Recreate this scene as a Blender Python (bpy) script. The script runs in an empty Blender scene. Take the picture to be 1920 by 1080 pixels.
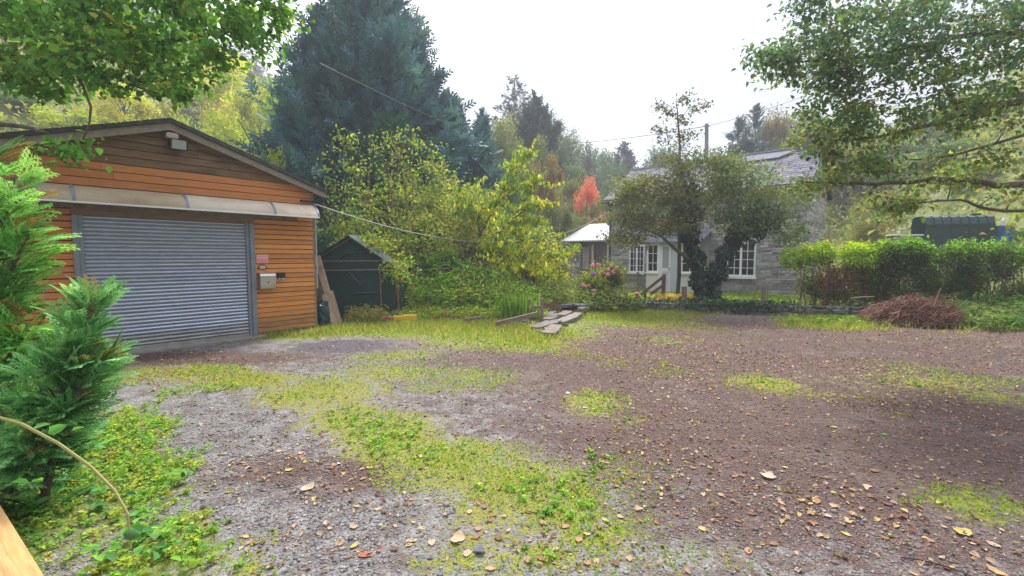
import bpy, math, random
import numpy as np
from mathutils import Vector, Matrix
R = math.radians
random.seed(7)
sc = bpy.context.scene
col = sc.collection

# ---------------------------------------------------------------- camera
FPX, PITCH, EYE = 850.0, math.atan(60 / 850.0), 1.6
cam_d = bpy.data.cameras.new('camera')
cam = bpy.data.objects.new('camera', cam_d); col.objects.link(cam)
cam.location = (0, 0, EYE); cam.rotation_euler = (R(90) - PITCH, 0, 0)
cam_d.sensor_width = 36; cam_d.lens = FPX / 1920 * 36; cam_d.clip_start = 0.05; cam_d.clip_end = 3000
sc.camera = cam
# ---------------------------------------------------------------- sky, sun, exposure
SUN_EL, SUN_AZ = R(52), R(14)          # azimuth measured from +Y towards +X
w = bpy.data.worlds.new('World'); sc.world = w; w.use_nodes = True
nt = w.node_tree; nt.nodes.clear()
out = nt.nodes.new('ShaderNodeOutputWorld'); bg = nt.nodes.new('ShaderNodeBackground')
sky = nt.nodes.new('ShaderNodeTexSky'); sky.sky_type = 'NISHITA'; sky.sun_disc = False
sky.sun_elevation = SUN_EL; sky.sun_rotation = SUN_AZ; sky.air_density = 1.0; sky.dust_density = 4.0
hs = nt.nodes.new('ShaderNodeHueSaturation'); hs.inputs['Saturation'].default_value = 0.35
tc = nt.nodes.new('ShaderNodeTexCoord'); mp = nt.nodes.new('ShaderNodeMapping'); mp.inputs['Scale'].default_value = (1, 1, 2.2); mp.inputs['Location'].default_value = (0.35, 0.6, 0.2)
ns = nt.nodes.new('ShaderNodeTexNoise'); ns.inputs['Scale'].default_value = 1.6; ns.inputs['Detail'].default_value = 2.5
rp = nt.nodes.new('ShaderNodeValToRGB')
rp.color_ramp.elements[0].position = 0.44; rp.color_ramp.elements[0].color = (2.6, 2.7, 3.5, 1)
rp.color_ramp.elements[1].position = 0.60; rp.color_ramp.elements[1].color = (7.4, 7.45, 7.9, 1)
mx = nt.nodes.new('ShaderNodeMix'); mx.data_type = 'RGBA'; mx.inputs[0].default_value = 0.9
L = nt.links.new
L(tc.outputs['Generated'], mp.inputs[0]); L(mp.outputs[0], ns.inputs['Vector']); L(ns.outputs[0], rp.inputs[0])
L(sky.outputs[0], hs.inputs['Color']); L(hs.outputs[0], mx.inputs[6]); L(rp.outputs[0], mx.inputs[7])
sz = nt.nodes.new('ShaderNodeSeparateXYZ'); L(tc.outputs['Generated'], sz.inputs[0])
mr = nt.nodes.new('ShaderNodeMapRange'); pw = nt.nodes.new('ShaderNodeMath'); pw.operation = 'POWER'; pw.use_clamp = True; pw.inputs[1].default_value = 1.4; L(sz.outputs[2], pw.inputs[0])
L(pw.outputs[0], mr.inputs[0]); mr.inputs[3].default_value = 0.22; mr.inputs[4].default_value = 1.32
ml = nt.nodes.new('ShaderNodeMix'); ml.data_type = 'RGBA'; ml.blend_type = 'MULTIPLY'; ml.inputs[0].default_value = 1
L(mx.outputs[2], ml.inputs[6]); L(mr.outputs[0], ml.inputs[7]); L(ml.outputs[2], bg.inputs[0]); bg.inputs[1].default_value = 0.108; L(bg.outputs[0], out.inputs[0])
sd = bpy.data.lights.new('sun', 'SUN'); sd.energy = 2.2; sd.angle = R(14); sd.color = (1, 0.96, 0.9)
sun = bpy.data.objects.new('sun', sd); col.objects.link(sun)
sun.rotation_euler = Vector((math.sin(SUN_AZ) * math.cos(SUN_EL), math.cos(SUN_AZ) * math.cos(SUN_EL), math.sin(SUN_EL))).to_track_quat('Z', 'Y').to_euler()
vs = sc.view_settings; vs.view_transform = 'Standard'; vs.look = 'None'; vs.gamma = 1; vs.exposure = 1.93; vs.use_curve_mapping = False
sc.cycles.max_bounces = 6; sc.cycles.diffuse_bounces = 3; sc.cycles.transmission_bounces = 4; sc.cycles.transparent_max_bounces = 8
sc.cycles.volume_bounces = 0; sc.cycles.sample_clamp_indirect = 4

# ---------------------------------------------------------------- photograph geometry -> place
def ray(u, v):
    a, b = (u - 960) / FPX, (540 - v) / FPX
    return np.array([a, math.cos(PITCH) + b * math.sin(PITCH), -math.sin(PITCH) + b * math.cos(PITCH)])
def G(u, v, z=0.0):
    r = ray(u, v); return np.array([0, 0, EYE]) + r * ((z - EYE) / r[2])
def P(u, v, Y):
    r = ray(u, v); return np.array([0, 0, EYE]) + r * (Y / r[1])

# ---------------------------------------------------------------- helpers
def tag(o, label=None, cat=None, group=None, kind=None):
    if label: o['label'] = label
    if cat: o['category'] = cat
    if group: o['group'] = group
    if kind: o['kind'] = kind
    return o
def empty(name, loc, rz=0, label=None, cat=None, group=None):
    o = bpy.data.objects.new(name, None); o.empty_display_size = 0.1; o.location = loc; o.rotation_euler = (0, 0, rz)
    col.objects.link(o); return tag(o, label, cat, group)
def link(name, me, mat=None, parent=None, smooth=False):
    if mat is not None and not me.materials: me.materials.append(mat)
    o = bpy.data.objects.new(name, me); col.objects.link(o)
    if parent is not None: o.parent = parent
    if smooth: me.polygons.foreach_set('use_smooth', [True] * len(me.polygons))
    return o
class MB:
    def __init__(s): s.V = []; s.F = []
    def add(s, V, F):
        k = len(s.V); s.V += [tuple(v) for v in V]; s.F += [tuple(i + k for i in f) for f in F]; return s
    def box(s, x0, x1, y0, y1, z0, z1):
        return s.add([(x0,y0,z0),(x1,y0,z0),(x1,y1,z0),(x0,y1,z0),(x0,y0,z1),(x1,y0,z1),(x1,y1,z1),(x0,y1,z1)],
                     [(0,3,2,1),(4,5,6,7),(0,1,5,4),(1,2,6,5),(2,3,7,6),(3,0,4,7)])
    def bbox(s, x0, x1, y0, y1, z0, z1, b=.006):      # box with chamfered edges round the y axis faces
        X = [(x0+b,z0),(x1-b,z0),(x1,z0+b),(x1,z1-b),(x1-b,z1),(x0+b,z1),(x0,z1-b),(x0,z0+b)]
        return s.prism(X, y0, y1, 1)
    def prism(s, poly, a, b, axis):
        n = len(poly)
        def pt(p, t):
            return (t, p[0], p[1]) if axis == 0 else (p[0], t, p[1]) if axis == 1 else (p[0], p[1], t)
        V = [pt(p, a) for p in poly] + [pt(p, b) for p in poly]
        F = [tuple(range(n)), tuple(range(2*n-1, n-1, -1))] + [(i, i+n, (i+1) % n + n, (i+1) % n) for i in range(n)]
        return s.add(V, F)
    def beam(s, a, b, wd, ht, up=(0,0,1), taper=1.0):
        a = Vector(a); b = Vector(b); t = (b - a).normalized(); sd_ = t.cross(Vector(up))
        if sd_.length < 1e-4: sd_ = t.cross(Vector((1,0,0)))
        sd_.normalize(); u = sd_.cross(t)
        V = []
        for p, k in ((a, 1), (b, taper)):
            for i, j in ((-1,-1),(1,-1),(1,1),(-1,1)): V.append(p + sd_*(i*wd/2*k) + u*(j*ht/2*k))
        return s.add(V, [(3,2,1,0),(4,5,6,7),(0,1,5,4),(1,2,6,5),(2,3,7,6),(3,0,4,7)])
    def tube(s, pts, rad, n=6, cap=True):
        pts = [Vector(p) for p in pts]; m = len(pts)
        if not hasattr(rad, '__len__'): rad = [rad] * m
        V = []; ref = Vector((0.3, 0.2, 1)).normalized()
        for i, p in enumerate(pts):
            t = (pts[min(i+1, m-1)] - pts[max(i-1, 0)])
            if t.length < 1e-7: t = Vector((0,0,1))
            t.normalize(); a = t.cross(ref)
            if a.length < 0.1: a = t.cross(Vector((1,0,0)))
            a.normalize(); b = t.cross(a)
            for k in range(n):
                th = 2*math.pi*k/n; V.append(p + (a*math.cos(th) + b*math.sin(th))*rad[i])
        F = [(i*n+k, i*n+(k+1) % n, (i+1)*n+(k+1) % n, (i+1)*n+k) for i in range(m-1) for k in range(n)]
        if cap: F += [tuple(range(n-1, -1, -1)), tuple((m-1)*n+k for k in range(n))]
        return s.add(V, F)
    def ball(s, c, r, n=8, m=6, zs=1.0):
        V = []; F = []
        for i in range(m+1):
            ph = math.pi*i/m
            for k in range(n):
                th = 2*math.pi*k/n; V.append((c[0]+r*math.sin(ph)*math.cos(th), c[1]+r*math.sin(ph)*math.sin(th), c[2]+r*zs*math.cos(ph)))
        for i in range(m):
            for k in range(n): F.append((i*n+k, (i+1)*n+k, (i+1)*n+(k+1) % n, i*n+(k+1) % n))
        return s.add(V, F)
    def mesh(s, name):
        me = bpy.data.meshes.new(name); me.from_pydata(s.V, [], s.F); me.update(); return me
    def build(s, name, mat, parent=None, smooth=False): return link(name, s.mesh(name), mat, parent, smooth)
def fast(name, V, Fa, cols=None):
    V = np.ascontiguousarray(V, dtype=np.float32).reshape(-1, 3); Fa = np.ascontiguousarray(Fa, dtype=np.int32); n, k = Fa.shape
    me = bpy.data.meshes.new(name)
    me.vertices.add(len(V)); me.vertices.foreach_set('co', V.ravel())
    me.loops.add(n*k); me.loops.foreach_set('vertex_index', Fa.ravel())
    me.polygons.add(n); me.polygons.foreach_set('loop_start', np.arange(0, n*k, k, dtype=np.int32))
    me.update(calc_edges=True)
    if cols is not None:
        a = me.color_attributes.new('col', 'FLOAT_COLOR', 'POINT'); c = np.ones((len(V), 4), np.float32); c[:, :cols.shape[1]] = cols
        a.data.foreach_set('color', c.ravel())
    return me
def unit(a): return a / np.maximum(np.linalg.norm(a, axis=-1, keepdims=True), 1e-9)

# ---------------------------------------------------------------- materials
def nodes(name):
    m = bpy.data.materials.new(name); m.use_nodes = True; t = m.node_tree; t.nodes.clear()
    o = t.nodes.new('ShaderNodeOutputMaterial'); return m, t, o
def N(t, typ, **kw):
    n = t.nodes.new(typ)
    for k, v in kw.items():
        if k.startswith('_'): setattr(n, k[1:], v)
        else: n.inputs[k.replace('__', ' ')].default_value = v
    return n
def mixc(t, fac, a, b, mode='MIX'):
    m = t.nodes.new('ShaderNodeMix'); m.data_type = 'RGBA'; m.blend_type = mode
    for i, x in ((0, fac), (6, a), (7, b)):
        if hasattr(x, 'is_output'): t.links.new(x, m.inputs[i])
        else: m.inputs[i].default_value = x if i == 0 else (*x, 1)
    return m.outputs[2]
def ramp(t, x, stops):
    r = t.nodes.new('ShaderNodeValToRGB'); e = r.color_ramp.elements
    while len(e) < len(stops): e.new(0.5)
    for el, (p_, c) in zip(e, stops):
        el.position = p_; el.color = (c, c, c, 1) if not hasattr(c, '__len__') else (*c, 1)
    t.links.new(x, r.inputs[0]); return r.outputs[0]
def mathn(t, op, a, b=0.0, c=None):
    m = t.nodes.new('ShaderNodeMath'); m.operation = op
    for i, x in enumerate((a, b) if c is None else (a, b, c)):
        if hasattr(x, 'is_output'): t.links.new(x, m.inputs[i])
        else: m.inputs[i].default_value = x
    return m.outputs[0]
def pmat(name, c1, c2, scale=6.0, rough=0.7, stretch=(1,1,1), vary=0.25, bump=0.3, bscale=None, metal=0.0, stain=None, stain_s=1.2, stain_lo=.5, world=True, spec=.4, detail=6):
    """two-tone noise colour, per-piece brightness, an optional stain colour and fine relief"""
    m, t, o = nodes(name); b = t.nodes.new('ShaderNodeBsdfPrincipled'); t.links.new(b.outputs[0], o.inputs[0])
    if world: src = N(t, 'ShaderNodeNewGeometry').outputs['Position']
    else: src = N(t, 'ShaderNodeTexCoord').outputs['Object']
    inf = N(t, 'ShaderNodeObjectInfo'); g2 = N(t, 'ShaderNodeNewGeometry')
    rnd = mathn(t, 'FRACT', mathn(t, 'ADD', inf.outputs['Random'], g2.outputs['Random Per Island']))
    mp_ = t.nodes.new('ShaderNodeMapping'); mp_.inputs['Scale'].default_value = stretch; t.links.new(src, mp_.inputs[0])
    if not world:
        va = t.nodes.new('ShaderNodeCombineXYZ'); t.links.new(mathn(t, 'MULTIPLY', rnd, 37.0), va.inputs[0]); t.links.new(mathn(t, 'MULTIPLY', rnd, 11.0), va.inputs[2])
        t.links.new(va.outputs[0], mp_.inputs['Location'])
    n1 = N(t, 'ShaderNodeTexNoise', Scale=scale, Detail=detail, Roughness=.65); t.links.new(mp_.outputs[0], n1.inputs['Vector'])
    c = mixc(t, ramp(t, n1.outputs[0], [(.32, 0), (.68, 1)]), c1, c2)
    if vary:
        v = mathn(t, 'MULTIPLY_ADD', rnd, 2*vary, 1-vary); cv = t.nodes.new('ShaderNodeCombineColor')
        for i in range(3): t.links.new(v, cv.inputs[i])
        c = mixc(t, 1.0, c, cv.outputs[0], 'MULTIPLY')
    if stain:
        n2 = N(t, 'ShaderNodeTexNoise', Scale=stain_s, Detail=8, Roughness=.7); t.links.new(mp_.outputs[0], n2.inputs['Vector'])
        c = mixc(t, ramp(t, n2.outputs[0], [(stain_lo, 0), (stain_lo+.18, .9)]), c, stain)
    t.links.new(c, b.inputs['Base Color']); b.inputs['Roughness'].default_value = rough; b.inputs['Metallic'].default_value = metal
    b.inputs['Specular IOR Level'].default_value = spec
    if bump:
        n3 = N(t, 'ShaderNodeTexNoise', Scale=bscale or scale*4, Detail=5); t.links.new(mp_.outputs[0], n3.inputs['Vector'])
        bp = N(t, 'ShaderNodeBump', Strength=bump, Distance=.01); t.links.new(n3.outputs[0], bp.inputs['Height']); t.links.new(bp.outputs[0], b.inputs['Normal'])
    return m
def leafmat(name, trans=.4, rough=.5, spec=.3, gain=1.0):
    m, t, o = nodes(name); b = t.nodes.new('ShaderNodeBsdfPrincipled'); tr = t.nodes.new('ShaderNodeBsdfTranslucent'); ms = t.nodes.new('ShaderNodeMixShader')
    at = N(t, 'ShaderNodeAttribute', _attribute_name='col'); inf = N(t, 'ShaderNodeObjectInfo')
    c = mixc(t, 1.0, at.outputs['Color'], inf.outputs['Color'], 'MULTIPLY')
    if gain != 1: c = mixc(t, 1.0, c, (gain*.97, gain*1.05, gain*.80), 'MULTIPLY')
    t.links.new(c, b.inputs['Base Color']); b.inputs['Roughness'].default_value = rough; b.inputs['Specular IOR Level'].default_value = spec
    ct = mixc(t, 1.0, c, (1.25, 1.2, .75), 'MULTIPLY'); t.links.new(ct, tr.inputs[0])
    ms.inputs[0].default_value = trans; t.links.new(b.outputs[0], ms.inputs[1]); t.links.new(tr.outputs[0], ms.inputs[2]); t.links.new(ms.outputs[0], o.inputs[0]); return m
LEAF = leafmat('leaf', .5, .6, .15, 1.28); NEEDLE = leafmat('needle_leaf', .25, .6, .2, 1.0); DRY = leafmat('dry_leaf', .15, .75, .15); IVYM = leafmat('glossy_ivy_leaf', .15, .35, .45)
BARK = pmat('bark', (.07,.055,.04), (.15,.12,.09), 9, .9, (1,1,.3), .1, .8)
TWIG = pmat('brown_twig', (.12,.055,.038), (.24,.115,.075), 12, .9, vary=.35, bump=0)
BOARD = pmat('orange_stained_board', (.55,.205,.05), (.70,.30,.08), 3, .55, (1,14,14), .17, .25, 9, stain=(.22,.10,.04), stain_s=1.0, stain_lo=.53, world=False)
BOARDR = pmat('shaded_reddish_board', (.45,.155,.04), (.56,.22,.07), 3, .6, (1,14,14), .08, .15, 9, stain=(.17,.08,.04), stain_s=1.2, stain_lo=.56, world=False)  # conifer shade on the left panel put into a darker board colour
OLDBOARD = pmat('weathered_brown_board', (.15,.085,.045), (.25,.15,.085), 3, .8, (1,12,12), .18, .3, 9, stain=(.045,.03,.022), stain_s=.9, stain_lo=.52, world=False)
DARKWALL = pmat('dark_backing', (.03,.02,.012), (.05,.03,.02), 3, .9)
GREYWOOD = pmat('grey_brown_timber', (.16,.12,.09), (.27,.21,.16), 4, .85, (3,3,3), .15, .4, stain=(.09,.075,.05), stain_lo=.55)
PALEWOOD = pmat('pale_timber', (.36,.25,.16), (.48,.36,.25), 5, .8, (2,2,2), .15, .3, stain=(.22,.15,.09), stain_lo=.55)
OCHRE = pmat('ochre_timber', (.42,.24,.08), (.50,.31,.12), 5, .6, (1,1,1), .05, .2, stain=(.45,.27,.08), stain_lo=.55)
STEEL = pmat('galvanised_slat', (.47,.51,.61), (.60,.64,.74), 5, .34, (1,4,4), .06, .06, metal=.7, stain=(.26,.25,.24), stain_s=2.5, stain_lo=.66, world=False)
FRAME = pmat('grey_painted_steel', (.17,.20,.25), (.24,.27,.32), 6, .45, vary=.06, bump=.05, metal=.3)
LINTEL = pmat('lintel_timber', (.15,.095,.06), (.24,.16,.11), 4, .8, (1,12,12), .1, .3, world=False)
FELT = pmat('black_roof_felt', (.03,.03,.032), (.07,.068,.07), 8, .85, vary=.1, bump=.5)
BARGE = pmat('grey_barge_board', (.20,.165,.13), (.31,.26,.21), 4, .8, (4,4,4), .06, .3, stain=(.12,.10,.07), stain_lo=.55)
CONC = pmat('concrete', (.20,.19,.17), (.32,.30,.27), 7, .9, vary=.1, bump=.4, stain=(.09,.10,.05), stain_lo=.55)
MORTAR = pmat('pale_mortar', (.44,.41,.39), (.56,.53,.51), 8, .95, bump=.6)
STONE = pmat('slate_stone', (.24,.23,.235), (.42,.40,.385), 7, .8, vary=.42, bump=.5, stain=(.33,.28,.24), stain_s=2.0, stain_lo=.58)
SLATE = pmat('roof_slate', (.115,.115,.14), (.18,.18,.21), 5, .85, vary=.3, spec=.12, bump=.25, stain=(.14,.14,.11), stain_s=1.5, stain_lo=.6)
RSTONE = pmat('mossy_rough_stone', (.10,.095,.09), (.20,.19,.18), 8, .9, vary=.35, bump=.7, stain=(.09,.10,.03), stain_s=3, stain_lo=.52)
SLAB = pmat('lichen_slab', (.11,.09,.08), (.19,.16,.14), 5, .85, vary=.2, bump=.5, stain=(.30,.27,.08), stain_s=2.4, stain_lo=.6)
WHITE = pmat('white_paint', (.72,.73,.76), (.80,.80,.82), 3, .5, vary=.03, bump=.05)
RENDERW = pmat('cream_render', (.62,.58,.54), (.72,.68,.64), 5, .9, vary=.02, bump=.3, stain=(.42,.38,.32), stain_lo=.62)
PALEBLUE = pmat('pale_blue_panel', (.46,.50,.60), (.54,.58,.66), 3, .5, vary=.05, bump=.05)
TARP = pmat('dark_green_netting', (.012,.035,.032), (.03,.07,.06), 9, .7, (1,1,8), .1, .5, spec=.3)
TARPB = pmat('green_plastic_sheet', (.015,.05,.05), (.04,.10,.10), 7, .35, vary=.1, bump=.6)
RUST = pmat('rusty_pole', (.22,.13,.09), (.34,.22,.16), 12, .7, vary=.1, bump=.3)
BLACKP = pmat('black_plastic', (.012,.012,.016), (.025,.025,.03), 9, .4, vary=.1, bump=.05)
BEIGEP = pmat('beige_plastic', (.42,.30,.24), (.50,.37,.30), 9, .5, vary=.05, bump=.05)
INOX = pmat('brushed_steel', (.52,.50,.46), (.62,.60,.56), 9, .26, (1,1,30), .02, .04, metal=.9)
REDP = pmat('red_sign_paint', (.62,.05,.08), (.72,.09,.13), 9, .45, vary=.02, bump=0)
PINKP = pmat('faded_pink_paint', (.80,.42,.45), (.85,.52,.54), 9, .5, vary=.02, bump=0)
YELLOWP = pmat('yellow_plastic', (.60,.36,.02), (.68,.44,.03), 6, .45, vary=.1, bump=.1)
BRICK = pmat('red_brick', (.30,.09,.06), (.42,.16,.11), 9, .9, vary=.2, bump=.5)
TANK = pmat('dark_green_tank', (.012,.035,.035), (.02,.05,.05), 4, .4, vary=.03, bump=.05, spec=.5)
BLUEP = pmat('blue_plastic', (.02,.12,.42), (.04,.18,.50), 6, .4, vary=.05, bump=.05)
GREYROOF = pmat('pale_grey_sheet_roof', (.36,.37,.41), (.44,.45,.49), 4, .65, vary=.06, bump=.1)
CABLE = pmat('grey_cable', (.42,.42,.44), (.50,.50,.52), 9, .5, bump=0)
CABLED = pmat('dark_cable', (.10,.10,.11), (.14,.14,.15), 9, .6, bump=0)
BROWNP = pmat('brown_painted_timber', (.13,.06,.045), (.18,.09,.065), 6, .6, vary=.1, bump=.2)
CURTAIN = pmat('pale_curtain', (.42,.48,.50), (.52,.58,.60), 3, .9, (14,14,.3), .02, .1)
def glassm(name, c, rough=.06):
    m, t, o = nodes(name); b = t.nodes.new('ShaderNodeBsdfPrincipled'); t.links.new(b.outputs[0], o.inputs[0])
    b.inputs['Base Color'].default_value = (*c, 1); b.inputs['Roughness'].default_value = rough; b.inputs['Specular IOR Level'].default_value = .6; return m
PANE = glassm('dark_window_glass', (.02,.022,.028)); PANEL = glassm('pale_window_glass', (.32,.36,.40), .15); LENS = glassm('floodlight_glass', (.34,.38,.36), .12)
def canopym():
    m, t, o = nodes('dirty_polycarbonate'); b = t.nodes.new('ShaderNodeBsdfPrincipled'); tr = t.nodes.new('ShaderNodeBsdfTranslucent'); ms = t.nodes.new('ShaderNodeMixShader')
    g = N(t, 'ShaderNodeTexCoord'); n1 = N(t, 'ShaderNodeTexNoise', Scale=2.2, Detail=8, Roughness=.7); t.links.new(g.outputs['Object'], n1.inputs['Vector'])
    inf = N(t, 'ShaderNodeObjectInfo')
    c = mixc(t, ramp(t, n1.outputs[0], [(.35, 0), (.75, 1)]), (.82,.76,.66), (.58,.47,.31)); c = mixc(t, 1.0, c, inf.outputs['Color'], 'MULTIPLY')
    t.links.new(c, b.inputs['Base Color']); t.links.new(c, tr.inputs[0]); b.inputs['Roughness'].default_value = .6
    ms.inputs[0].default_value = .25; t.links.new(b.outputs[0], ms.inputs[1]); t.links.new(tr.outputs[0], ms.inputs[2]); t.links.new(ms.outputs[0], o.inputs[0]); return m
POLY = canopym()

# ---------------------------------------------------------------- terrain and ground cover maps
def blob(u, v, ru, rv, wt=1.0):
    c = G(u, v); a = G(u, max(v - rv, 500)); b = G(u, v + rv); return (c[0], (a[1]+b[1])/2, ru*c[1]/FPX, max((a[1]-b[1])/2, .12), wt)
def wide(bl, k): return [(a, b, c*k, d*k, e) for a, b, c, d, e in bl]
MOSS = [blob(*b) for b in [(390,697,80,16),(470,712,90,20),(560,745,80,28),(640,790,85,38),(740,830,100,42),(840,870,105,46),(950,915,105,48),(1050,965,85,45,.9),(1010,1045,110,35,.75),
    (890,695,100,26,.75),(740,700,120,20,.7),(820,730,120,18,.5),(560,632,90,7,1),(660,622,100,10,1),(760,622,140,16,1),(880,632,110,22,1),(980,645,80,24,.95),(1060,618,60,20,.9),(1160,598,120,14,1),(740,665,90,14,.8),
    (1110,760,60,24,.8),(1170,790,50,16,.5),(1440,720,60,18,.85),(1530,738,80,14,.5),(1740,720,110,20,.6),(1850,745,70,20,.6),(1830,950,110,34,.75),(520,1010,80,50,.55),(640,960,60,40,.35),(1240,640,50,12,.5),(1560,600,90,12,.8),(1250,1050,160,30,.5),(860,1000,70,40,.5),(620,700,120,24,.55),(700,760,140,30,.5),(900,780,120,40,.4),(1130,880,90,40,.45),(950,980,160,60,.6),(700,640,160,16,.7),(1050,660,80,20,.5),(470,1060,120,50,.6),(1600,720,200,30,.4),(600,745,110,38,.9),(720,805,140,50,.95),(850,860,140,58,.95),(980,925,140,64,.9),(1090,1010,120,60,.7),(900,1050,140,40,.7)]]
MOSS = wide(MOSS, 1.22)
VEG = [blob(*b) for b in [(120,950,230,140),(240,800,100,70),(150,720,100,32),(300,1040,120,70),(330,915,60,60,.7),(180,860,160,80)]]
SOIL = [blob(*b) for b in [(1400,670,420,60),(1700,790,350,140,.85),(1320,830,280,90,.75),(1120,700,150,36,.7),(1500,960,320,90,.55),(680,890,80,26,.7),(540,885,100,24,.6),(1800,640,220,26),(380,672,170,10,.8),(1230,610,160,16,.8),(1050,830,120,40,.4)]]
SOIL = wide(SOIL, 1.35)+[blob(*b) for b in [(1600,900,420,120,.8),(1350,960,250,60,.6),(1150,760,200,50,.7),(1800,1030,250,60,.6)]]
TAR = [blob(640,650,95,13,1.3)]
TRACK = [blob(*b) for b in [(345,765,62,20),(415,810,80,34),(490,862,80,42),(555,925,75,45),(620,1000,70,45,.8),(650,1060,80,40,.6),(430,672,150,9,.9),(640,650,100,13,1),(940,680,100,14,.8),(830,765,90,18,.5),(930,800,90,30,.5),(560,690,60,8,.7)]]
def mossf(x, y): return np.clip(field(MOSS, x, y)-1.15*field(TRACK, x, y), 0, 1)
def vegf(x, y): return np.clip(field(VEG, x, y)-1.0*field(TRACK, x, y), 0, 1)
def field(bl, x, y):
    f = np.zeros_like(x)
    for cx, cy, rx, ry, wt in bl:
        q = ((x-cx)/rx)**2 + ((y-cy)/ry)**2; f = np.maximum(f, wt*np.exp(-q*.8))
    return f
_r = np.random.default_rng(3)
_W = [(s*np.cos(a), s*np.sin(a), ph, amp) for s, a, ph, amp in zip(np.geomspace(.6, 14, 26), _r.uniform(0, 6.28, 26), _r.uniform(0, 6.28, 26), np.geomspace(1, .12, 26))]
def wob(x, y, k=1.0):
    z = np.zeros_like(x)
    for a, b, ph, am in _W: z += am*np.sin(a*k*x + b*k*y + ph)
    return z / 5.0
def sst(a, b, x): t = np.clip((x-a)/(b-a), 0, 1); return t*t*(3-2*t)
WL0, WL1 = G(1120,582), G(1640,597)
def terrain(x, y):
    x = np.asarray(x, float); y = np.asarray(y, float)
    p = -.976*x + .218*y
    z = np.where(p > 23, (p-23)*.95, 0.0); z = np.where(p > 23, 66*(1-np.exp(-np.maximum(z,0)/66)), z)
    q = np.where(-p > 10.6, (-p-10.6)*.74, 0.0); z = z + 62*(1-np.exp(-np.maximum(q,0)/62))
    z = z * sst(-30, 6, y)
    lw = WL0[1] + (x-WL0[0])/(WL1[0]-WL0[0])*(WL1[1]-WL0[1])              # line of the low garden wall
    z += .13*sst(-.1, .5, y-lw)*sst(1.6, 3.2, x)*sst(20, 15, x)
    z += .85*np.exp(-((x+1.5)/1.7)**2 - ((y-13.0)/1.05)**2)                  # weedy bank
    far = sst(14, 40, np.hypot(x, y)); z += wob(x, y, .25)*.9*far
    z += wob(x, y, 1.0)*.018*(1-far)
    return z
def gz(x, y): return float(terrain(np.array([x]), np.array([y]))[0])
def axis(f0, f1, st, lo, hi, g=1.13):
    a = list(np.arange(f0, f1, st)); s = st
    while a[-1] < hi: s *= g; a.append(a[-1]+s)
    s = st; b = []
    c = f0
    while c > lo: s *= g; c -= s; b.append(c)
    return np.array(b[::-1] + a)
gx, gy = axis(-7, 13, .085, -210, 210), axis(1.2, 14, .075, -45, 290)
XX, YY = np.meshgrid(gx, gy); ZZ = terrain(XX, YY)
ms_, vg_, so_, ta_ = mossf(XX, YY), vegf(XX, YY), field(SOIL, XX, YY), field(TAR, XX, YY)
rr = np.hypot(XX, YY); hillv = np.maximum(sst(13.5, 17, rr), np.maximum(sst(12.6, 13.6, YY), sst(11.0,11.6,YY)*sst(2.0,1.0,XX))); vg_ = np.maximum(vg_, hillv)
ZZ = ZZ + .02*ms_*(wob(XX, YY, 2.5)+.6)*(1-hillv)
ny, nx = XX.shape; idx = np.arange(nx*ny).reshape(ny, nx)
Fq = np.stack([idx[:-1,:-1], idx[:-1,1:], idx[1:,1:], idx[1:,:-1]], -1).reshape(-1, 4)
gme = fast('ground', np.stack([XX, YY, ZZ], -1), Fq, np.stack([ms_, so_, vg_, ta_], -1).reshape(-1, 4))
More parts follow.
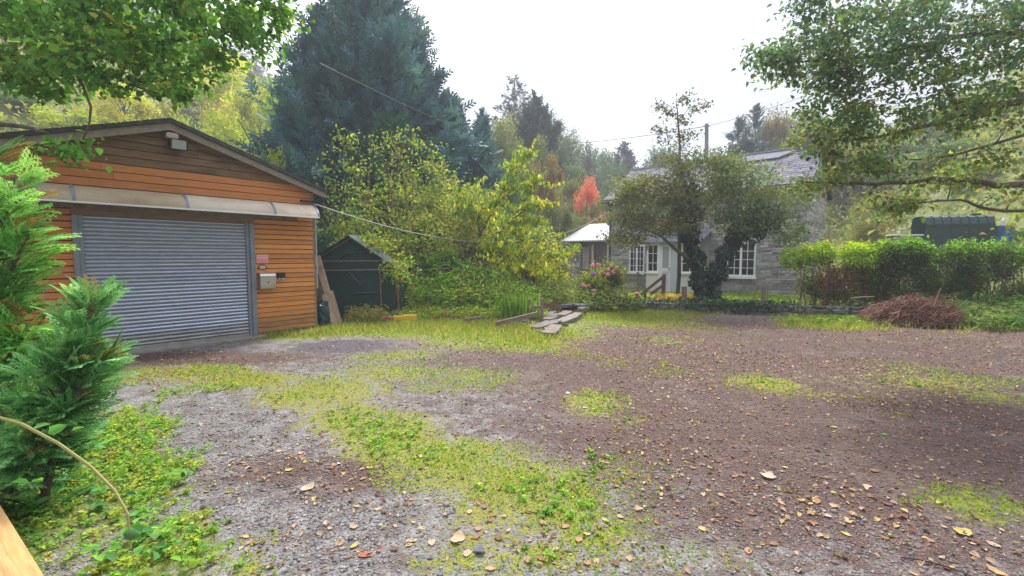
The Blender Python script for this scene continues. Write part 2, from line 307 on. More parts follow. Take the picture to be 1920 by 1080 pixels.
def groundm():
    m, t, o = nodes('yard_ground'); b = t.nodes.new('ShaderNodeBsdfPrincipled'); t.links.new(b.outputs[0], o.inputs[0])
    at = N(t, 'ShaderNodeAttribute', _attribute_name='col'); sp = t.nodes.new('ShaderNodeSeparateColor'); t.links.new(at.outputs['Color'], sp.inputs[0])
    pos = N(t, 'ShaderNodeNewGeometry').outputs['Position']
    def noise(s, d=6, r=.6):
        n = N(t, 'ShaderNodeTexNoise', Scale=s, Detail=d, Roughness=r); t.links.new(pos, n.inputs['Vector']); return n.outputs[0]
    def vor(s, feat='F1'):
        n = N(t, 'ShaderNodeTexVoronoi', Scale=s); t.links.new(pos, n.inputs['Vector']); return n
    n5, n20, n70, n2 = noise(5), noise(20), noise(75, 3), noise(1.3)
    v1 = vor(55); v2 = vor(120)
    g = mixc(t, ramp(t, v1.outputs['Color'], [(.1,0),(.9,1)]), (.11,.105,.10), (.29,.275,.26))
    g = mixc(t, ramp(t, v2.outputs['Color'], [(.3,0),(.95,.55)]), g, (.25,.24,.235)); g = mixc(t, ramp(t, n5, [(.42,0),(.66,.75)]), g, (.08,.066,.062))
    n9 = noise(9, 8, .75); s = mixc(t, ramp(t, n20, [(.3,0),(.72,1)]), (.038,.023,.020), (.155,.088,.068)); s = mixc(t, ramp(t, n9, [(.44,0),(.62,.75)]), s, (.052,.031,.03)); s = mixc(t, ramp(t, n2, [(.54,0),(.68,.5)]), s, (.18,.145,.13)); s = mixc(t, ramp(t, v2.outputs['Color'], [(.55,0),(.9,.5)]), s, (.15,.105,.098)); s = mixc(t, ramp(t, n70, [(.55,0),(.75,.7)]), s, (.20,.11,.06))
    mo = mixc(t, ramp(t, n20, [(.3,0),(.7,1)]), (.13,.15,.025), (.27,.26,.045)); mo = mixc(t, ramp(t, n70, [(.5,0),(.8,.7)]), mo, (.08,.11,.015)); mo = mixc(t, ramp(t, n2, [(.5,0),(.7,.5)]), mo, (.25,.20,.06))
    ve = mixc(t, n5, (.09,.13,.03), (.22,.23,.05)); ve = mixc(t, ramp(t, n20, [(.5,0),(.75,.6)]), ve, (.09,.065,.035))
    ta = mixc(t, n20, (.065,.054,.062), (.11,.098,.108))
    def msk(x, k, lo, hi):
        q = mathn(t, 'ADD', x, mathn(t, 'MULTIPLY', mathn(t, 'SUBTRACT', mathn(t, 'ADD', mathn(t, 'MULTIPLY', n5, .6), mathn(t, 'MULTIPLY', n20, .6)), .6), k)); return ramp(t, q, [(lo,0),(hi,1)])
    c = mixc(t, msk(sp.outputs[1], 1.5, .08, .52), g, s)
    c = mixc(t, msk(at.outputs['Alpha'], .8, .5, .7), c, ta)
    c = mixc(t, msk(sp.outputs[0], 2.0, .42, .72), c, mo); c = mixc(t, msk(sp.outputs[2], 1.6, .35, .6), c, ve)
    t.links.new(c, b.inputs['Base Color']); b.inputs['Roughness'].default_value = .85; b.inputs['Specular IOR Level'].default_value = .35
    hgt = mathn(t, 'ADD', mathn(t, 'MULTIPLY', v1.outputs['Distance'], -18.0*.02), mathn(t, 'ADD', mathn(t, 'MULTIPLY', n20, .6), mathn(t, 'MULTIPLY', n70, .5)))
    bp = N(t, 'ShaderNodeBump', Strength=.95, Distance=.04); t.links.new(hgt, bp.inputs['Height']); t.links.new(bp.outputs[0], b.inputs['Normal']); return m
ground = link('ground', gme, groundm(), smooth=True); tag(ground, 'patchy yard of grey gravel, brown soil and moss', kind='structure')

# ================================================================ GARAGE
GC = G(594, 617); GA = math.atan2(.7586, .6515)
garage = empty('garage', GC, GA, 'orange weatherboarded garage with grey roller shutter and shallow gable roof', 'garage')
WID, APX, RZ, EZ = 5.1, -2.5, 3.86, 3.02          # width, ridge x, ridge and eave heights
SL = (RZ-EZ)/2.55; DEP = 6.5
def roofz(x): return RZ - SL*abs(x-APX)
MB().prism([(-WID+.02,.06),(-.02,.06),(-.02,roofz(-.02)-.10),(APX,RZ-.10),(-WID+.02,roofz(-WID)-.10)], .06, DEP, 1).build('wall_core', DARKWALL, garage)
MB().box(-WID-.02, .02, .03, DEP+.04, -.2, .06).build('concrete_base', CONC, garage)
def board(x0, x1, z0, z1, mat, poly=None):
    h = z1-z0
    prof = [(.0,z0+.004),(.0,z1-.022),(.016,z1-.008),(.05,z1-.008),(.05,z0+.004)]     # y,z : shallow lap, bevelled top edge
    mb = MB().prism(prof, x0, x1, 0)
    return mb.build('board', mat, garage)
def shared_boards(x0, x1, zs, mat):
    me = None
    for z0 in zs:
        if me is None: o = board(x0, x1, 0, .0985, mat); me = o.data
        else: o = link('board', me, None, garage)
        o.location = (random.uniform(-.002,.002), random.uniform(-.002,.002), z0); o.rotation_euler = (0, random.uniform(-.0012,.0012), 0)
zs = [.07 + i*.0985 for i in range(24)]
SPLASH = pmat('mud_splashed_board', (.42,.19,.05), (.55,.27,.085), 3, .65, (1,14,14), .12, .25, 9, stain=(.17,.11,.07), stain_s=1.6, stain_lo=.47, world=False)
shared_boards(-1.2, -.005, zs[:3], SPLASH); shared_boards(-1.2, -.005, zs[3:], BOARD); shared_boards(-WID+.005, -3.78, zs[:4], SPLASH); shared_boards(-WID+.005, -3.78, zs[4:], BOARDR)
rs0 = random.Random(4); z = .07 + 24*.0985; i = 0
while z < RZ-.2:
    h = .13; xx = (RZ-.16-(z+.02))/SL
    x0, x1 = max(-WID+.005, APX-xx), min(-.005, APX+xx)
    mat = OLDBOARD if i == 1 else BOARD if i == 0 else BOARDR if i < 5 else OLDBOARD
    za, zb_ = z+.004, min(z+h-.008, RZ-.05); lim = lambda q: (RZ-.03-q)/SL
    poly = [(max(-WID+.005,APX-lim(za)),za),(min(-.005,APX+lim(za)),za)]
    if lim(zb_) < -.005-APX and lim(za) > -.005-APX: poly.append((-.005, RZ-.03-SL*(-.005-APX)))
    poly.append((min(-.005,APX+lim(zb_)),zb_)); poly.append((max(-WID+.005,APX-lim(zb_)),zb_))
    if lim(zb_) < APX+WID-.005 and lim(za) > APX+WID-.005: poly.append((-WID+.005, RZ-.03-SL*(APX+WID-.005)))
    cut = rs0.uniform(-3.9,-1.0)                           # butt joint
    def clipx(pl, c, sgn):
        o_ = []
        for k in range(len(pl)):
            a, b = pl[k], pl[(k+1) % len(pl)]; ia, ib = sgn*(a[0]-c) >= 0, sgn*(b[0]-c) >= 0
            if ia: o_.append(a)
            if ia != ib: t_ = (c-a[0])/(b[0]-a[0]); o_.append((c, a[1]+(b[1]-a[1])*t_))
        return o_
    for sgn in (-1, 1):
        pp = clipx(poly, cut+sgn*.002, sgn)
        if len(pp) > 2: MB().prism(pp, rs0.uniform(0,.006), .05, 1).build('board', mat, garage)
    z += h; i += 1
MB().box(-.022,.012,-.012,.06,.06,2.95).build('corner_trim', GREYWOOD, garage)
# roof
for s, nm in ((-1, 'roof'), (1, 'roof')):
    xe = APX + s*2.72; ze = RZ - SL*2.72
    nrm = np.array([s*SL, 0, 1])/math.hypot(SL, 1)
    a = np.array([APX, 0, RZ]); b = np.array([xe, 0, ze]); th = .05
    poly = [(a[0],a[2]),(b[0],b[2]),(b[0]+nrm[0]*th,b[2]+nrm[2]*th),(a[0],a[2]+th*1.06)]
    r = MB().prism(poly, -.2, DEP+.2, 1).build(nm, FELT, garage)
    for k in range(9):                                     # felt rolls as ridged sheets
        y0 = -.2 + k*.78
        MB().prism([(a[0],a[2]+th*1.06),(b[0]+nrm[0]*th,b[2]+nrm[2]*th),(b[0]+nrm[0]*(th+.018),b[2]+nrm[2]*(th+.018)),(a[0],a[2]+th*1.06+.018)], y0, y0+.06, 1).build('roof_batten', FELT, r)
    pz = [(a[0],a[2]-.004),(b[0],b[2]-.004),(b[0],b[2]-.115),(a[0],a[2]-.125)]
    MB().prism(pz, -.16, -.125, 1).build('barge_board', BARGE, garage)
    MB().prism([(x_, z_-.0) for x_, z_ in [(a[0],a[2]-.02),(b[0],b[2]-.02),(b[0],b[2]-.10),(a[0],a[2]-.10)]], -.12, .0, 1).build('soffit', OLDBOARD, garage)
rg = np.random.default_rng(15); n = 5200; mx_ = rg.uniform(-5.2,-2.75,n); my_ = rg.uniform(-.2,.9,n)**1; kp = rg.uniform(0,1,n) < .35+.5*np.sin(mx_*3.1)**2
mx_, my_ = mx_[kp], my_[kp]; n = len(mx_); MOSSPOS = np.stack([mx_, my_, RZ-SL*np.abs(mx_-APX)+.055],1)
MB().bbox(-.28,.08,-.05,-.005,2.74,2.78).build('eave_bracket', BLACKP, garage)
# roller door
DX0, DX1, DZ0, DZ1 = -3.66, -1.345, .02, 2.22
door = MB().box(DX0, DX1, .04, .055, DZ0, DZ1).build('roller_door', FRAME, garage)
pitch = .0635; ns_ = 6
prof = []
for k in range(ns_+1):
    f = k/ns_; prof.append((.040-.036*math.sin(math.pi*f**.8)**.9, f*pitch*.86))
prof += [(.046, pitch*.86), (.046, 0)]
DIRTY = pmat('dirty_galvanised_slat', (.34,.35,.37), (.46,.46,.46), 5, .45, (1,4,4), .1, .1, metal=.5, stain=(.16,.13,.10), stain_s=2.5, stain_lo=.5, world=False)
sme = MB().prism(prof, DX0+.01, DX1-.01, 0).mesh('slat'); sme.materials.append(STEEL); sme2 = sme.copy(); sme2.materials.clear(); sme2.materials.append(DIRTY)
z = DZ0+.07
while z + pitch < DZ1+.03:
    s = link('slat', sme2 if z < DZ0+.24 else sme, None, door); s.location = (0, random.uniform(-.002,.002), z); s.rotation_euler = (random.uniform(-.03,.03), 0, 0); z += pitch
MB().bbox(DX0+.01, DX1-.01, .0, .05, DZ0, DZ0+.065).build('bottom_bar', CONC, door)
for x0, x1, y0 in ((-3.78,-3.715,-.035),(-3.712,-3.655,-.012),(-1.35,-1.29,-.012),(-1.287,-1.205,-.035)):
    MB().bbox(x0, x1, y0, .06, 0, 2.23, .008).build('door_post', FRAME, garage)
MB().bbox(-3.78, -1.2, -.03, .06, 2.232, 2.365, .008).build('lintel', LINTEL, garage)
MB().bbox(-3.9, -1.1, -.22, .05, -.05, .025, .01).build('threshold', CONC, garage)

# canopy
can = empty('door_canopy', GC, GA, 'curved dirty cream polycarbonate canopy above the roller shutter', 'canopy')
def canprof(f): return (-.02-.36*math.sin(f*math.pi/2)**1.0*f**.15, 2.68-.27*(1-math.cos(f*math.pi/2)))
cseg = 8
xs = [-5.0, -3.77, -2.36, -.93, -.06]
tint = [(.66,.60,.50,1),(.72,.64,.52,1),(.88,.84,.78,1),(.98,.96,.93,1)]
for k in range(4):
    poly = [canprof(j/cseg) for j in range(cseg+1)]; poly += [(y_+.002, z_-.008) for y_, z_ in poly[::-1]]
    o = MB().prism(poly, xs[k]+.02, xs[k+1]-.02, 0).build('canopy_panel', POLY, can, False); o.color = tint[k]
for k, x in enumerate(xs):
    pr = [canprof(j/cseg) for j in range(cseg+1)]
    poly = [(y_, z_+.012) for y_, z_ in pr] + [(y_+.01, z_-.03) for y_, z_ in pr[::-1]]
    MB().prism(poly, x-.022, x+.022, 0).build('bracket', FRAME, can)
    if k in (0, 2, 4): MB().beam((x, -.0, 2.44), (x, -.34, 2.46), .03, .03).build('bracket_arm', FRAME, can)
MB().bbox(xs[0], xs[-1], -.395, -.375, 2.385, 2.412, .003).build('front_edge_strip', WHITE, can)
MB().bbox(xs[0], xs[-1]-.3, -.05, -.0, 2.335, 2.41, .003).build('wall_rail', GREYWOOD, can)

fl = empty('floodlight', GC, GA, 'black floodlight with beige sensor box under the garage ridge', 'floodlight')
MB().bbox(-2.565,-2.395,-.17,-.10,3.60,3.69,.02).build('sensor_box', BEIGEP, fl)
MB().prism([(-.10,3.46),(-.24,3.40),(-.28,3.575),(-.12,3.60)], -2.54, -2.29, 0).build('housing', BLACKP, fl)
MB().prism([(-.243,3.418),(-.248,3.417),(-.281,3.560),(-.276,3.561)], -2.515, -2.315, 0).build('lens', LENS, fl)
MB().beam((-2.42,.0,3.50),(-2.42,-.13,3.50),.04,.04).build('wall_arm', BLACKP, fl)

sg = empty('warning_sign', GC, GA, 'small red and pink warning sign on the boards beside the shutter', 'sign')
MB().bbox(-1.175,-.955,-.014,-.002,1.455,1.625,.008).build('plate', PINKP, sg)
def line(mb, x0, x1, z0, z1, y=-.0165): mb.box(x0, x1, y, y+.003, z0, z1)
mb = MB(); line(mb,-1.165,-.965,1.465,1.472); line(mb,-1.165,-1.158,1.472,1.56); line(mb,-.972,-.965,1.472,1.56); mb.build('border', REDP, sg)
mb = MB(); line(mb,-1.145,-.985,1.485,1.545); mb.build('red_block', REDP, sg)
mb = MB()
for k in range(6): line(mb, -1.135+k*.025, -1.121+k*.025, 1.495, 1.535, -.0195)
mb.build('worn_lettering', PINKP, sg)
fc = bpy.data.curves.new('lettering', 'FONT'); fc.body = 'CAUTION'; fc.size = .045; fc.extrude = .0008; fc.align_x = 'CENTER'; fc.materials.append(REDP)
fo = bpy.data.objects.new('lettering', fc); col.objects.link(fo); bpy.context.view_layer.update(); fme = bpy.data.meshes.new_from_object(fo.evaluated_get(bpy.context.evaluated_depsgraph_get())); bpy.data.objects.remove(fo); fo = link('lettering', fme, REDP, sg); fo.location = (-1.065,-.016,1.575); fo.rotation_euler = (R(90),0,0)

pl = empty('oval_plate', GC, GA, 'small dark oval plaque between the red sign and the letterbox', 'plaque')
def oval(rx, rz, y0, y1, n=20): return MB().prism([(-1.075+rx*math.cos(2*math.pi*k/n), 1.378+rz*math.sin(2*math.pi*k/n)) for k in range(n)], y0, y1, 1)
oval(.078,.052,-.016,-.002).build('rim', BLACKP, pl); oval(.062,.038,-.02,-.015).build('face', INOX, pl)
mbx = empty('letterbox', GC, GA, 'brushed steel letterbox with rounded front fixed to the orange boards', 'letterbox')
pf = [(-.002,1.27),(-.07,1.27)] + [(-.07-.07*math.sin(a), 1.19+.08*math.cos(a)) for a in np.linspace(0, math.pi/2, 7)[1:]] + [(-.14,1.0),(-.12,.95),(-.002,.94)]
MB().prism(pf, -1.16, -.875, 0).build('body', INOX, mbx)
MB().box(-1.163,-.872,-.1432,-.137,1.175,1.183).build('flap_edge', FRAME, mbx)
MB().prism([(-1.02+.012*math.cos(k*.785),1.08+.012*math.sin(k*.785)) for k in range(8)], -.146,-.139,1).build('lock', BLACKP, mbx)
for x in (-1.166,-.874): MB().prism(pf, x, x+.006, 0).build('end_cap', FRAME, mbx)
bb = empty('outdoor_socket', GC, GA, 'black outdoor socket box on the boards next to the steel letterbox', 'socket')
MB().bbox(-.80,-.655,-.07,-.002,1.155,1.265,.012).build('cover', BLACKP, bb)
for x in (-.765,-.69): MB().bbox(x-.02,x+.02,-.05,-.004,1.125,1.16,.006).build('outlet', WHITE, bb)

# things leaning in the gap beside the garage
for i, (u0,v0,u1,v1,Y0,Y1,wd,lab) in enumerate([(632,609,594,480,10.4,10.5,.14,'longest pale plank leaning between the garage and the green shed'),
        (612,603,590,505,10.6,10.6,.16,'darker plank leaning behind the longest one beside the garage'),
        (630,606,607,552,10.25,10.35,.11,'short pale batten leaning in front beside the garage corner'),
        (640,600,622,545,10.7,10.9,.06,'thin stake leaning against the dark green shed front')]):
    a = P(u0,v0,Y0); b = P(u1,v1,Y1); a[2] = gz(a[0],a[1])-.02
    tag(MB().beam(a, b, wd, .03, up=(0.2,-1,.3)).build('plank', PALEWOOD if i != 1 else GREYWOOD), lab, 'plank')
# crumpled green sheet
c0 = P(607,596,10.25); rg = np.random.default_rng(5)
mb = MB().ball((0,0,0), 1, 14, 10); V = np.array(mb.V)
V *= (1 + .28*np.sin(V[:,[0]]*7+V[:,[2]]*5) * np.cos(V[:,[1]]*6+V[:,[0]]*9) + rg.normal(0,.06,(len(V),1))); V *= (.15,.13,.30); V[:,2] = np.maximum(V[:,2], -.28)
mb.V = [tuple(v) for v in V]; o = mb.build('plastic_sack', TARPB); o.location = (c0[0], c0[1], .27); tag(o, 'crumpled dark green plastic sheet bundled at the garage corner', 'sack')

# green shed
sh = empty('garden_shed', P(668,600,11.6)*np.array([1,1,0]), R(-6), 'low dark green netting covered lean-to shed with rusty pole frame', 'shed')
def S(u, v, y=0.0):   # point on the shed front in its own frame (front at depth 11.6)
    p_ = P(u, v, 11.6) - P(668,600,11.6)*np.array([1,1,0]); return (p_[0], y, p_[2])
fr = [S(585,492), S(657,447), S(742,502), S(742,610), S(585,610)]
MB().prism([(q[0],q[2]) for q in fr], .03, .05, 1).build('front_netting', TARP, sh)
for a, b, nm in ((S(578,490),S(657,443),'roof_panel'),(S(657,443),S(748,503),'roof_panel')):
    mb = MB(); n_ = 3
    A = np.array(a); B = np.array(b)
    for k in range(n_):                      # sagging sheet in strips over 1.9 m
        y0, y1 = -.12+k*.26, -.12+(k+1)*.26; sg0, sg1 = .03*math.sin(k*1.3), .03*math.sin((k+1)*1.3)
        mb.add([A+(0,y0,sg0),B+(0,y0,sg0),B+(0,y1,sg1),A+(0,y1,sg1),A+(0,y0,sg0+.02),B+(0,y0,sg0+.02),B+(0,y1,sg1+.02),A+(0,y1,sg1+.02)],[(0,3,2,1),(4,5,6,7),(0,1,5,4),(2,3,7,6),(1,2,6,5),(3,0,4,7)])
    mb.build(nm, TARP, sh)
MB().box(S(742,0)[0]-.02, S(742,0)[0], .06, .62, 0, S(742,505)[2]).build('side_netting', TARP, sh)
for a, b, r_ in ((S(585,490,-.03),S(657,446,-.03),.014),(S(657,446,-.03),S(748,503,-.03),.016),(S(590,490,-.04),S(715,489,-.04),.012),(S(600,507,-.04),S(748,505,-.04),.012),(S(748,503,-.03),S(752,602,-.03),.013),(S(715,505,-.03),S(719,600,-.03),.013),(S(735,505,-.05),S(752,540,-.05),.009)):
    MB().tube([a,b], r_, 6).build('pole', RUST, sh)
for a, b, c in ((S(600,486,.01),S(640,465,0),S(657,452,.01)),(S(625,490,.01),S(650,475,0),S(690,472,.01)),(S(655,512,.01),S(668,525,-.01),S(678,535,.01)),(S(660,552,.01),S(685,549,-.01),S(708,548,.01))):
    MB().tube([a,b,c], [.012,.022,.008], 5).build('fold', TARPB, sh)

# ================================================================ COTTAGE
C2 = G(1503, 562); CA = math.atan2(-.6552, .7554)
cot = empty('cottage', (C2[0],C2[1],0), CA, 'grey slate stone cottage with white windows and porch behind the ivy tree', 'cottage')
LEN, DP, EV, RG = 7.87, 5.2, 4.3, 6.0
MB().prism([(0,-.2),(DP,-.2),(DP,EV),(DP/2,RG-.1),(0,EV)], -LEN, 0, 0).build('wall', MORTAR, cot)
holes = [(-2.64,-1.54,.72,2.13),(-6.87,-6.08,.77,2.11),(-5.5,-3.3,-.2,2.45),(-6.62,-5.78,3.08,3.96),(-2.42,-1.68,3.08,3.96)]
cubes = []
rs = random.Random(11)
for k in range(8):
    mb = MB().box(-.5,.5,-.5,.5,-.5,.5); mb.V = [(x+rs.uniform(-.06,.06), y+rs.uniform(-.12,.12), z_+rs.uniform(-.13,.13)) for x,y,z_ in mb.V]
    me = mb.mesh('stone'); me.materials.append(STONE); cubes.append((mb, me))
def stones(parent, frame, u0, u1, hfun, holes, keep, limit, mean=.34, rowh=(.06,.17), z0=-.05, gap=.018, mass_mat=STONE, rnd=rs, prot=.042):
    """rough courses on a wall; frame(u, z) -> location; the nearest kept ones are pieces, the rest one mass"""
    items = []; z_ = z0
    while z_ < hfun(0)[1]:
        h = rnd.uniform(*rowh); u = u0 + rnd.uniform(-.2, 0)
        while u < u1:
            l = min(max(rnd.lognormvariate(math.log(mean), .5), .1), 1.1); a, b = max(u,u0), min(u+l, u1)
            segs = [(a, b)]
            for hx0,hx1,hz0,hz1 in holes:
                if z_+h > hz0 and z_ < hz1:
                    segs = [q for (p0, p1) in segs for q in ((p0, min(p1, hx0)), (max(p0, hx1), p1)) if q[1]-q[0] > .05]
            for (a, b) in segs:
                if b-a > .06 and z_+h/2 < hfun((a+b)/2)[0]: items.append((a+gap/2, b-gap/2, z_+gap/2, z_+h-gap/2))
            u += l
        z_ += h
    items.sort(key=keep); mass = MB()
    for i, (a, b, c, d) in enumerate(items):
        mb, me = cubes[i % 8]; ctr = frame((a+b)/2, (c+d)/2); dy = rnd.uniform(-.012,.012)
        if i < limit:
            o = link('stone', me, None, parent); o.location = ctr[0]; o.scale = (b-a, prot*2+dy, d-c); o.rotation_euler = (0, rnd.uniform(-.02,.02), ctr[1])
        else:
            M = Matrix.Translation(ctr[0]) @ Matrix.Rotation(ctr[1], 4, 'Z') @ Matrix.Diagonal((b-a, prot*2+dy, d-c, 1)); mass.add([M @ Vector(v) for v in mb.V], mb.F)
    if mass.V: tag(mass.build('stonework', mass_mat, parent), kind='stuff')
stones(cot, lambda u,z_: (Vector((u,0,z_)),0), -LEN, 0, lambda u: (EV,EV), holes, lambda q: -q[1]*1.0+max(0,q[3]-2.6)*6, 280)
stones(cot, lambda u,z_: (Vector((0,u,z_)),R(90)), 0, DP, lambda u: (EV+(RG-EV)*(1-abs(u-DP/2)/(DP/2)),RG), [], lambda q: 0, 0)
# roof of single slates
roof = MB().prism([(-.3,EV-.12),(DP/2,RG-.02),(DP+.3,EV-.12),(DP+.3,EV-.2),(DP/2,RG-.12),(-.3,EV-.2)], -LEN-.25, .2, 0).build('roof', DARKWALL, cot)
sl = math.hypot(DP/2+.3, RG-EV+.1); ang = math.atan2(RG-EV+.1, DP/2+.3)
slm = MB().box(-.5,.5,-.5,.5,-.5,.5).mesh('slate'); slm.materials.append(SLATE)
its = []; k = 0; d_ = 0
while d_ < sl-.05:
    x = -LEN-.25 - (k % 2)*.14
    while x < .2:
        its.append((max(x,-LEN-.25), min(x+.275,.2), d_)); x += .28
    d_ += .19; k += 1
its = [q for q in its if q[1]-q[0] > .05]
its.sort(key=lambda q: -(q[1]) - q[2]*.3); mass = MB()
for i, (a, b, d_) in enumerate(its):
    cy = -.3+(d_+.14)*math.cos(ang); cz = EV-.12+(d_+.14)*math.sin(ang)+.03+rs.uniform(0,.006)
    if i < 290:
        o = link('slate', slm, None, roof); o.location = ((a+b)/2,cy,cz); o.scale = (b-a-.006,.28,.012); o.rotation_euler = (ang-.05,0,0)
    else:
        M = Matrix.Translation(((a+b)/2,cy,cz)) @ Matrix.Rotation(ang-.05,4,'X') @ Matrix.Diagonal((b-a-.006,.28,.012,1)); bx = MB().box(-.5,.5,-.5,.5,-.5,.5); mass.add([M @ Vector(v) for v in bx.V], bx.F)
tag(mass.build('slating', SLATE, roof), kind='stuff')
MB().tube([(-LEN-.25,DP/2,RG+.0),(.2,DP/2,RG+.0)], .09, 8).build('ridge_tiles', SLATE, roof)
def onroof(x, d_, up): return Vector((x, -.3+d_*math.cos(ang)-up*math.sin(ang), EV-.12+d_*math.sin(ang)+up*math.cos(ang)))
mb = MB(); q = [onroof(-2.6,2.5,.07),onroof(-1.3,2.5,.07),onroof(-.75,3.05,.07),onroof(-2.6,3.05,.07)]; mb.add(q+[v+Vector((0,-.02,.04)) for v in q],[(3,2,1,0),(4,5,6,7),(0,1,5,4),(1,2,6,5),(2,3,7,6),(3,0,4,7)]); mb.build('lead_flashing', pmat('lead_sheet',(.18,.185,.21),(.23,.235,.26),5,.95,bump=.1,spec=.05), roof)
ch = MB().box(-.75,-.05,DP/2-.3,DP/2+.3,RG-.3,RG+.55).build('chimney', RSTONE, roof)
MB().box(-.8,0,DP/2-.35,DP/2+.35,RG+.45,RG+.52).build('chimney_cap', SLATE, ch)
MB().tube([(-LEN-.25,-.38,EV-.2),(.2,-.38,EV-.2)], .055, 8).build('gutter', BLACKP, cot)
MB().tube([(-LEN+.05,-.36,EV-.22),(-LEN+.05,-.10,EV-.45),(-LEN+.05,-.10,.1)], .045, 8).build('downpipe', BLACKP, cot)
def window(parent, x0, x1, z0, z1, y, cols_, rows, sash=2, pane=PANE, fm=WHITE, fw=.06):
    wn = MB().box(x0+fw,x1-fw,y+.05,y+.06,z0+fw,z1-fw).build('window', pane, parent)
    mb = MB().bbox(x0,x0+fw,y,y+.09,z0,z1).bbox(x1-fw,x1,y,y+.09,z0,z1)
    mb.bbox(x0+fw,x1-fw,y,y+.09,z0,z0+fw).bbox(x0+fw,x1-fw,y,y+.09,z1-fw,z1); mb.build('window_frame', fm, wn)
    sw = (x1-x0-2*fw)/sash
    for s in range(sash):
        a = x0+fw+s*sw
        if s: MB().bbox(a-.04,a+.04,y+.005,y+.08,z0+fw,z1-fw).build('mullion', fm, wn)
        for c in range(1, cols_): xx = a+sw*c/cols_; MB().box(xx-.011,xx+.011,y+.03,y+.049,z0+fw,z1-fw).build('glazing_bar', fm, wn)
        for r_ in range(1, rows): zz = z0+(z1-z0)*r_/rows; MB().box(a,a+sw,y+.032,y+.047,zz-.011,zz+.011).build('glazing_bar', fm, wn)
    return wn
for (x0,x1,z0,z1) in ((-2.62,-1.56,.80,2.12),(-6.85,-6.1,.85,2.1),(-6.6,-5.8,3.15,3.95),(-2.4,-1.7,3.15,3.95)):
    wn = window(cot, x0, x1, z0, z1, -.06, 2, 4 if z0 < 2 else 2)
    MB().box(x0-.06,x1+.06,-.16,.02,z0-.09,z0-.005).build('window_sill', WHITE, wn)
MB().box(-1.95,-.05,-.12,.3,-.2,.0).build('footing', CONC, cot)
# porch
por = MB().box(-5.5,-3.35,-1.15,-.06,-.15,.03).build('porch', CONC, cot)
for x0,x1 in ((-5.5,-4.98),(-4.05,-3.35)):
    MB().box(x0,x1,-1.15,-1.0,.03,.86).build('dwarf_wall', RENDERW, por); MB().box(x0-.04,x1+.03,-1.2,-.97,.862,.91).build('porch_sill', WHITE, por)
    window(por, x0, x1, .912, 2.1, -1.13, 2, 3, 1, PANE, WHITE, .065)
MB().box(-5.5,-5.38,-.995,-.06,.03,.86).build('dwarf_wall', RENDERW, por)
mb = MB().bbox(-5.49,-5.40,-.99,-.9,.86,2.1).bbox(-5.49,-5.40,-.2,-.07,.86,2.1).box(-5.48,-5.41,-.9,-.2,.862,.93).box(-5.48,-5.41,-.9,-.2,2.03,2.1); mb.build('side_frame', WHITE, por)
MB().box(-5.452,-5.445,-.9,-.2,.93,2.03).build('side_pane', PANE, por)
MB().bbox(-4.98,-4.90,-1.16,-1.03,.03,2.1).bbox(-4.13,-4.05,-1.16,-1.03,.03,2.1).build('door_post', WHITE, por)
dr = MB().bbox(-4.9,-4.82,-1.12,-1.06,.06,2.08).bbox(-4.55,-4.47,-1.12,-1.06,.06,2.08).box(-4.82,-4.55,-1.115,-1.065,.06,.16).box(-4.82,-4.55,-1.115,-1.065,.95,1.1).box(-4.82,-4.55,-1.115,-1.065,1.98,2.08).build('door', WHITE, por)
MB().box(-4.82,-4.55,-1.095,-1.085,.16,.95).build('door_panel', PALEBLUE, dr); MB().box(-4.82,-4.55,-1.095,-1.085,1.1,1.98).build('pane', PANEL, dr); MB().bbox(-4.53,-4.5,-1.17,-1.12,1.0,1.12).build('handle', INOX, dr)
MB().bbox(-4.465,-4.135,-1.10,-1.06,.06,2.08).build('fixed_panel', PALEBLUE, por)
MB().prism([(-1.3,2.12),(-.05,2.55),(-.05,2.62),(-1.3,2.19)], -5.62, -3.22, 0).build('porch_roof', SLATE, por)
MB().box(-5.5,-3.35,-1.17,-1.12,2.10,2.2).build('fascia', WHITE, por)
MB().box(-5.2,-3.7,-1.55,-1.16,-.1,.0).build('step', CONC, por)

# outbuilding at the far end
ob = empty('outbuilding', (C2[0],C2[1],0), CA, 'small rubble stone outbuilding with pale grey roof left of the cottage', 'outbuilding')
OX0, OX1 = -10.3, -7.95
MB().prism([(.02,-.2),(2.3,-.2),(2.3,3.1),(.02,2.28)], OX0, OX1, 0).build('wall', MORTAR, ob)
oh = [(-9.55,-8.85,.78,2.3),(-8.8,-8.0,.8,2.3)]
stones(ob, lambda u,z_: (Vector((u,.02,z_)),0), OX0, OX1, lambda u: (2.25,2.3), oh, lambda q: 0, 150, .2, (.1,.24), mass_mat=RSTONE)
r = MB().prism([(-.3,2.30),(2.5,3.30),(2.5,3.36),(-.3,2.36)], OX0-.25, OX1-.02, 0).build('roof', GREYROOF, ob)
for k in range(14): x = OX0-.2+k*.185; MB().prism([(-.3,2.362),(2.5,3.362),(2.5,3.382),(-.3,2.382)], x, x+.03, 0).build('roof_rib', GREYROOF, r)
wn = window(ob, -9.5,-8.9,.85,2.15,-.03,1,1,1,CURTAIN,BROWNP,.09); MB().box(-9.6,-8.8,-.1,.02,.76,.84).build('window_sill', BROWNP, wn)
wn = window(ob, -8.75,-8.05,.85,2.15,-.03,2,2,2,PANE,BROWNP,.08)
MB().box(-9.6,-7.95,-.03,.04,2.155,2.26).build('lintel', BROWNP, ob)

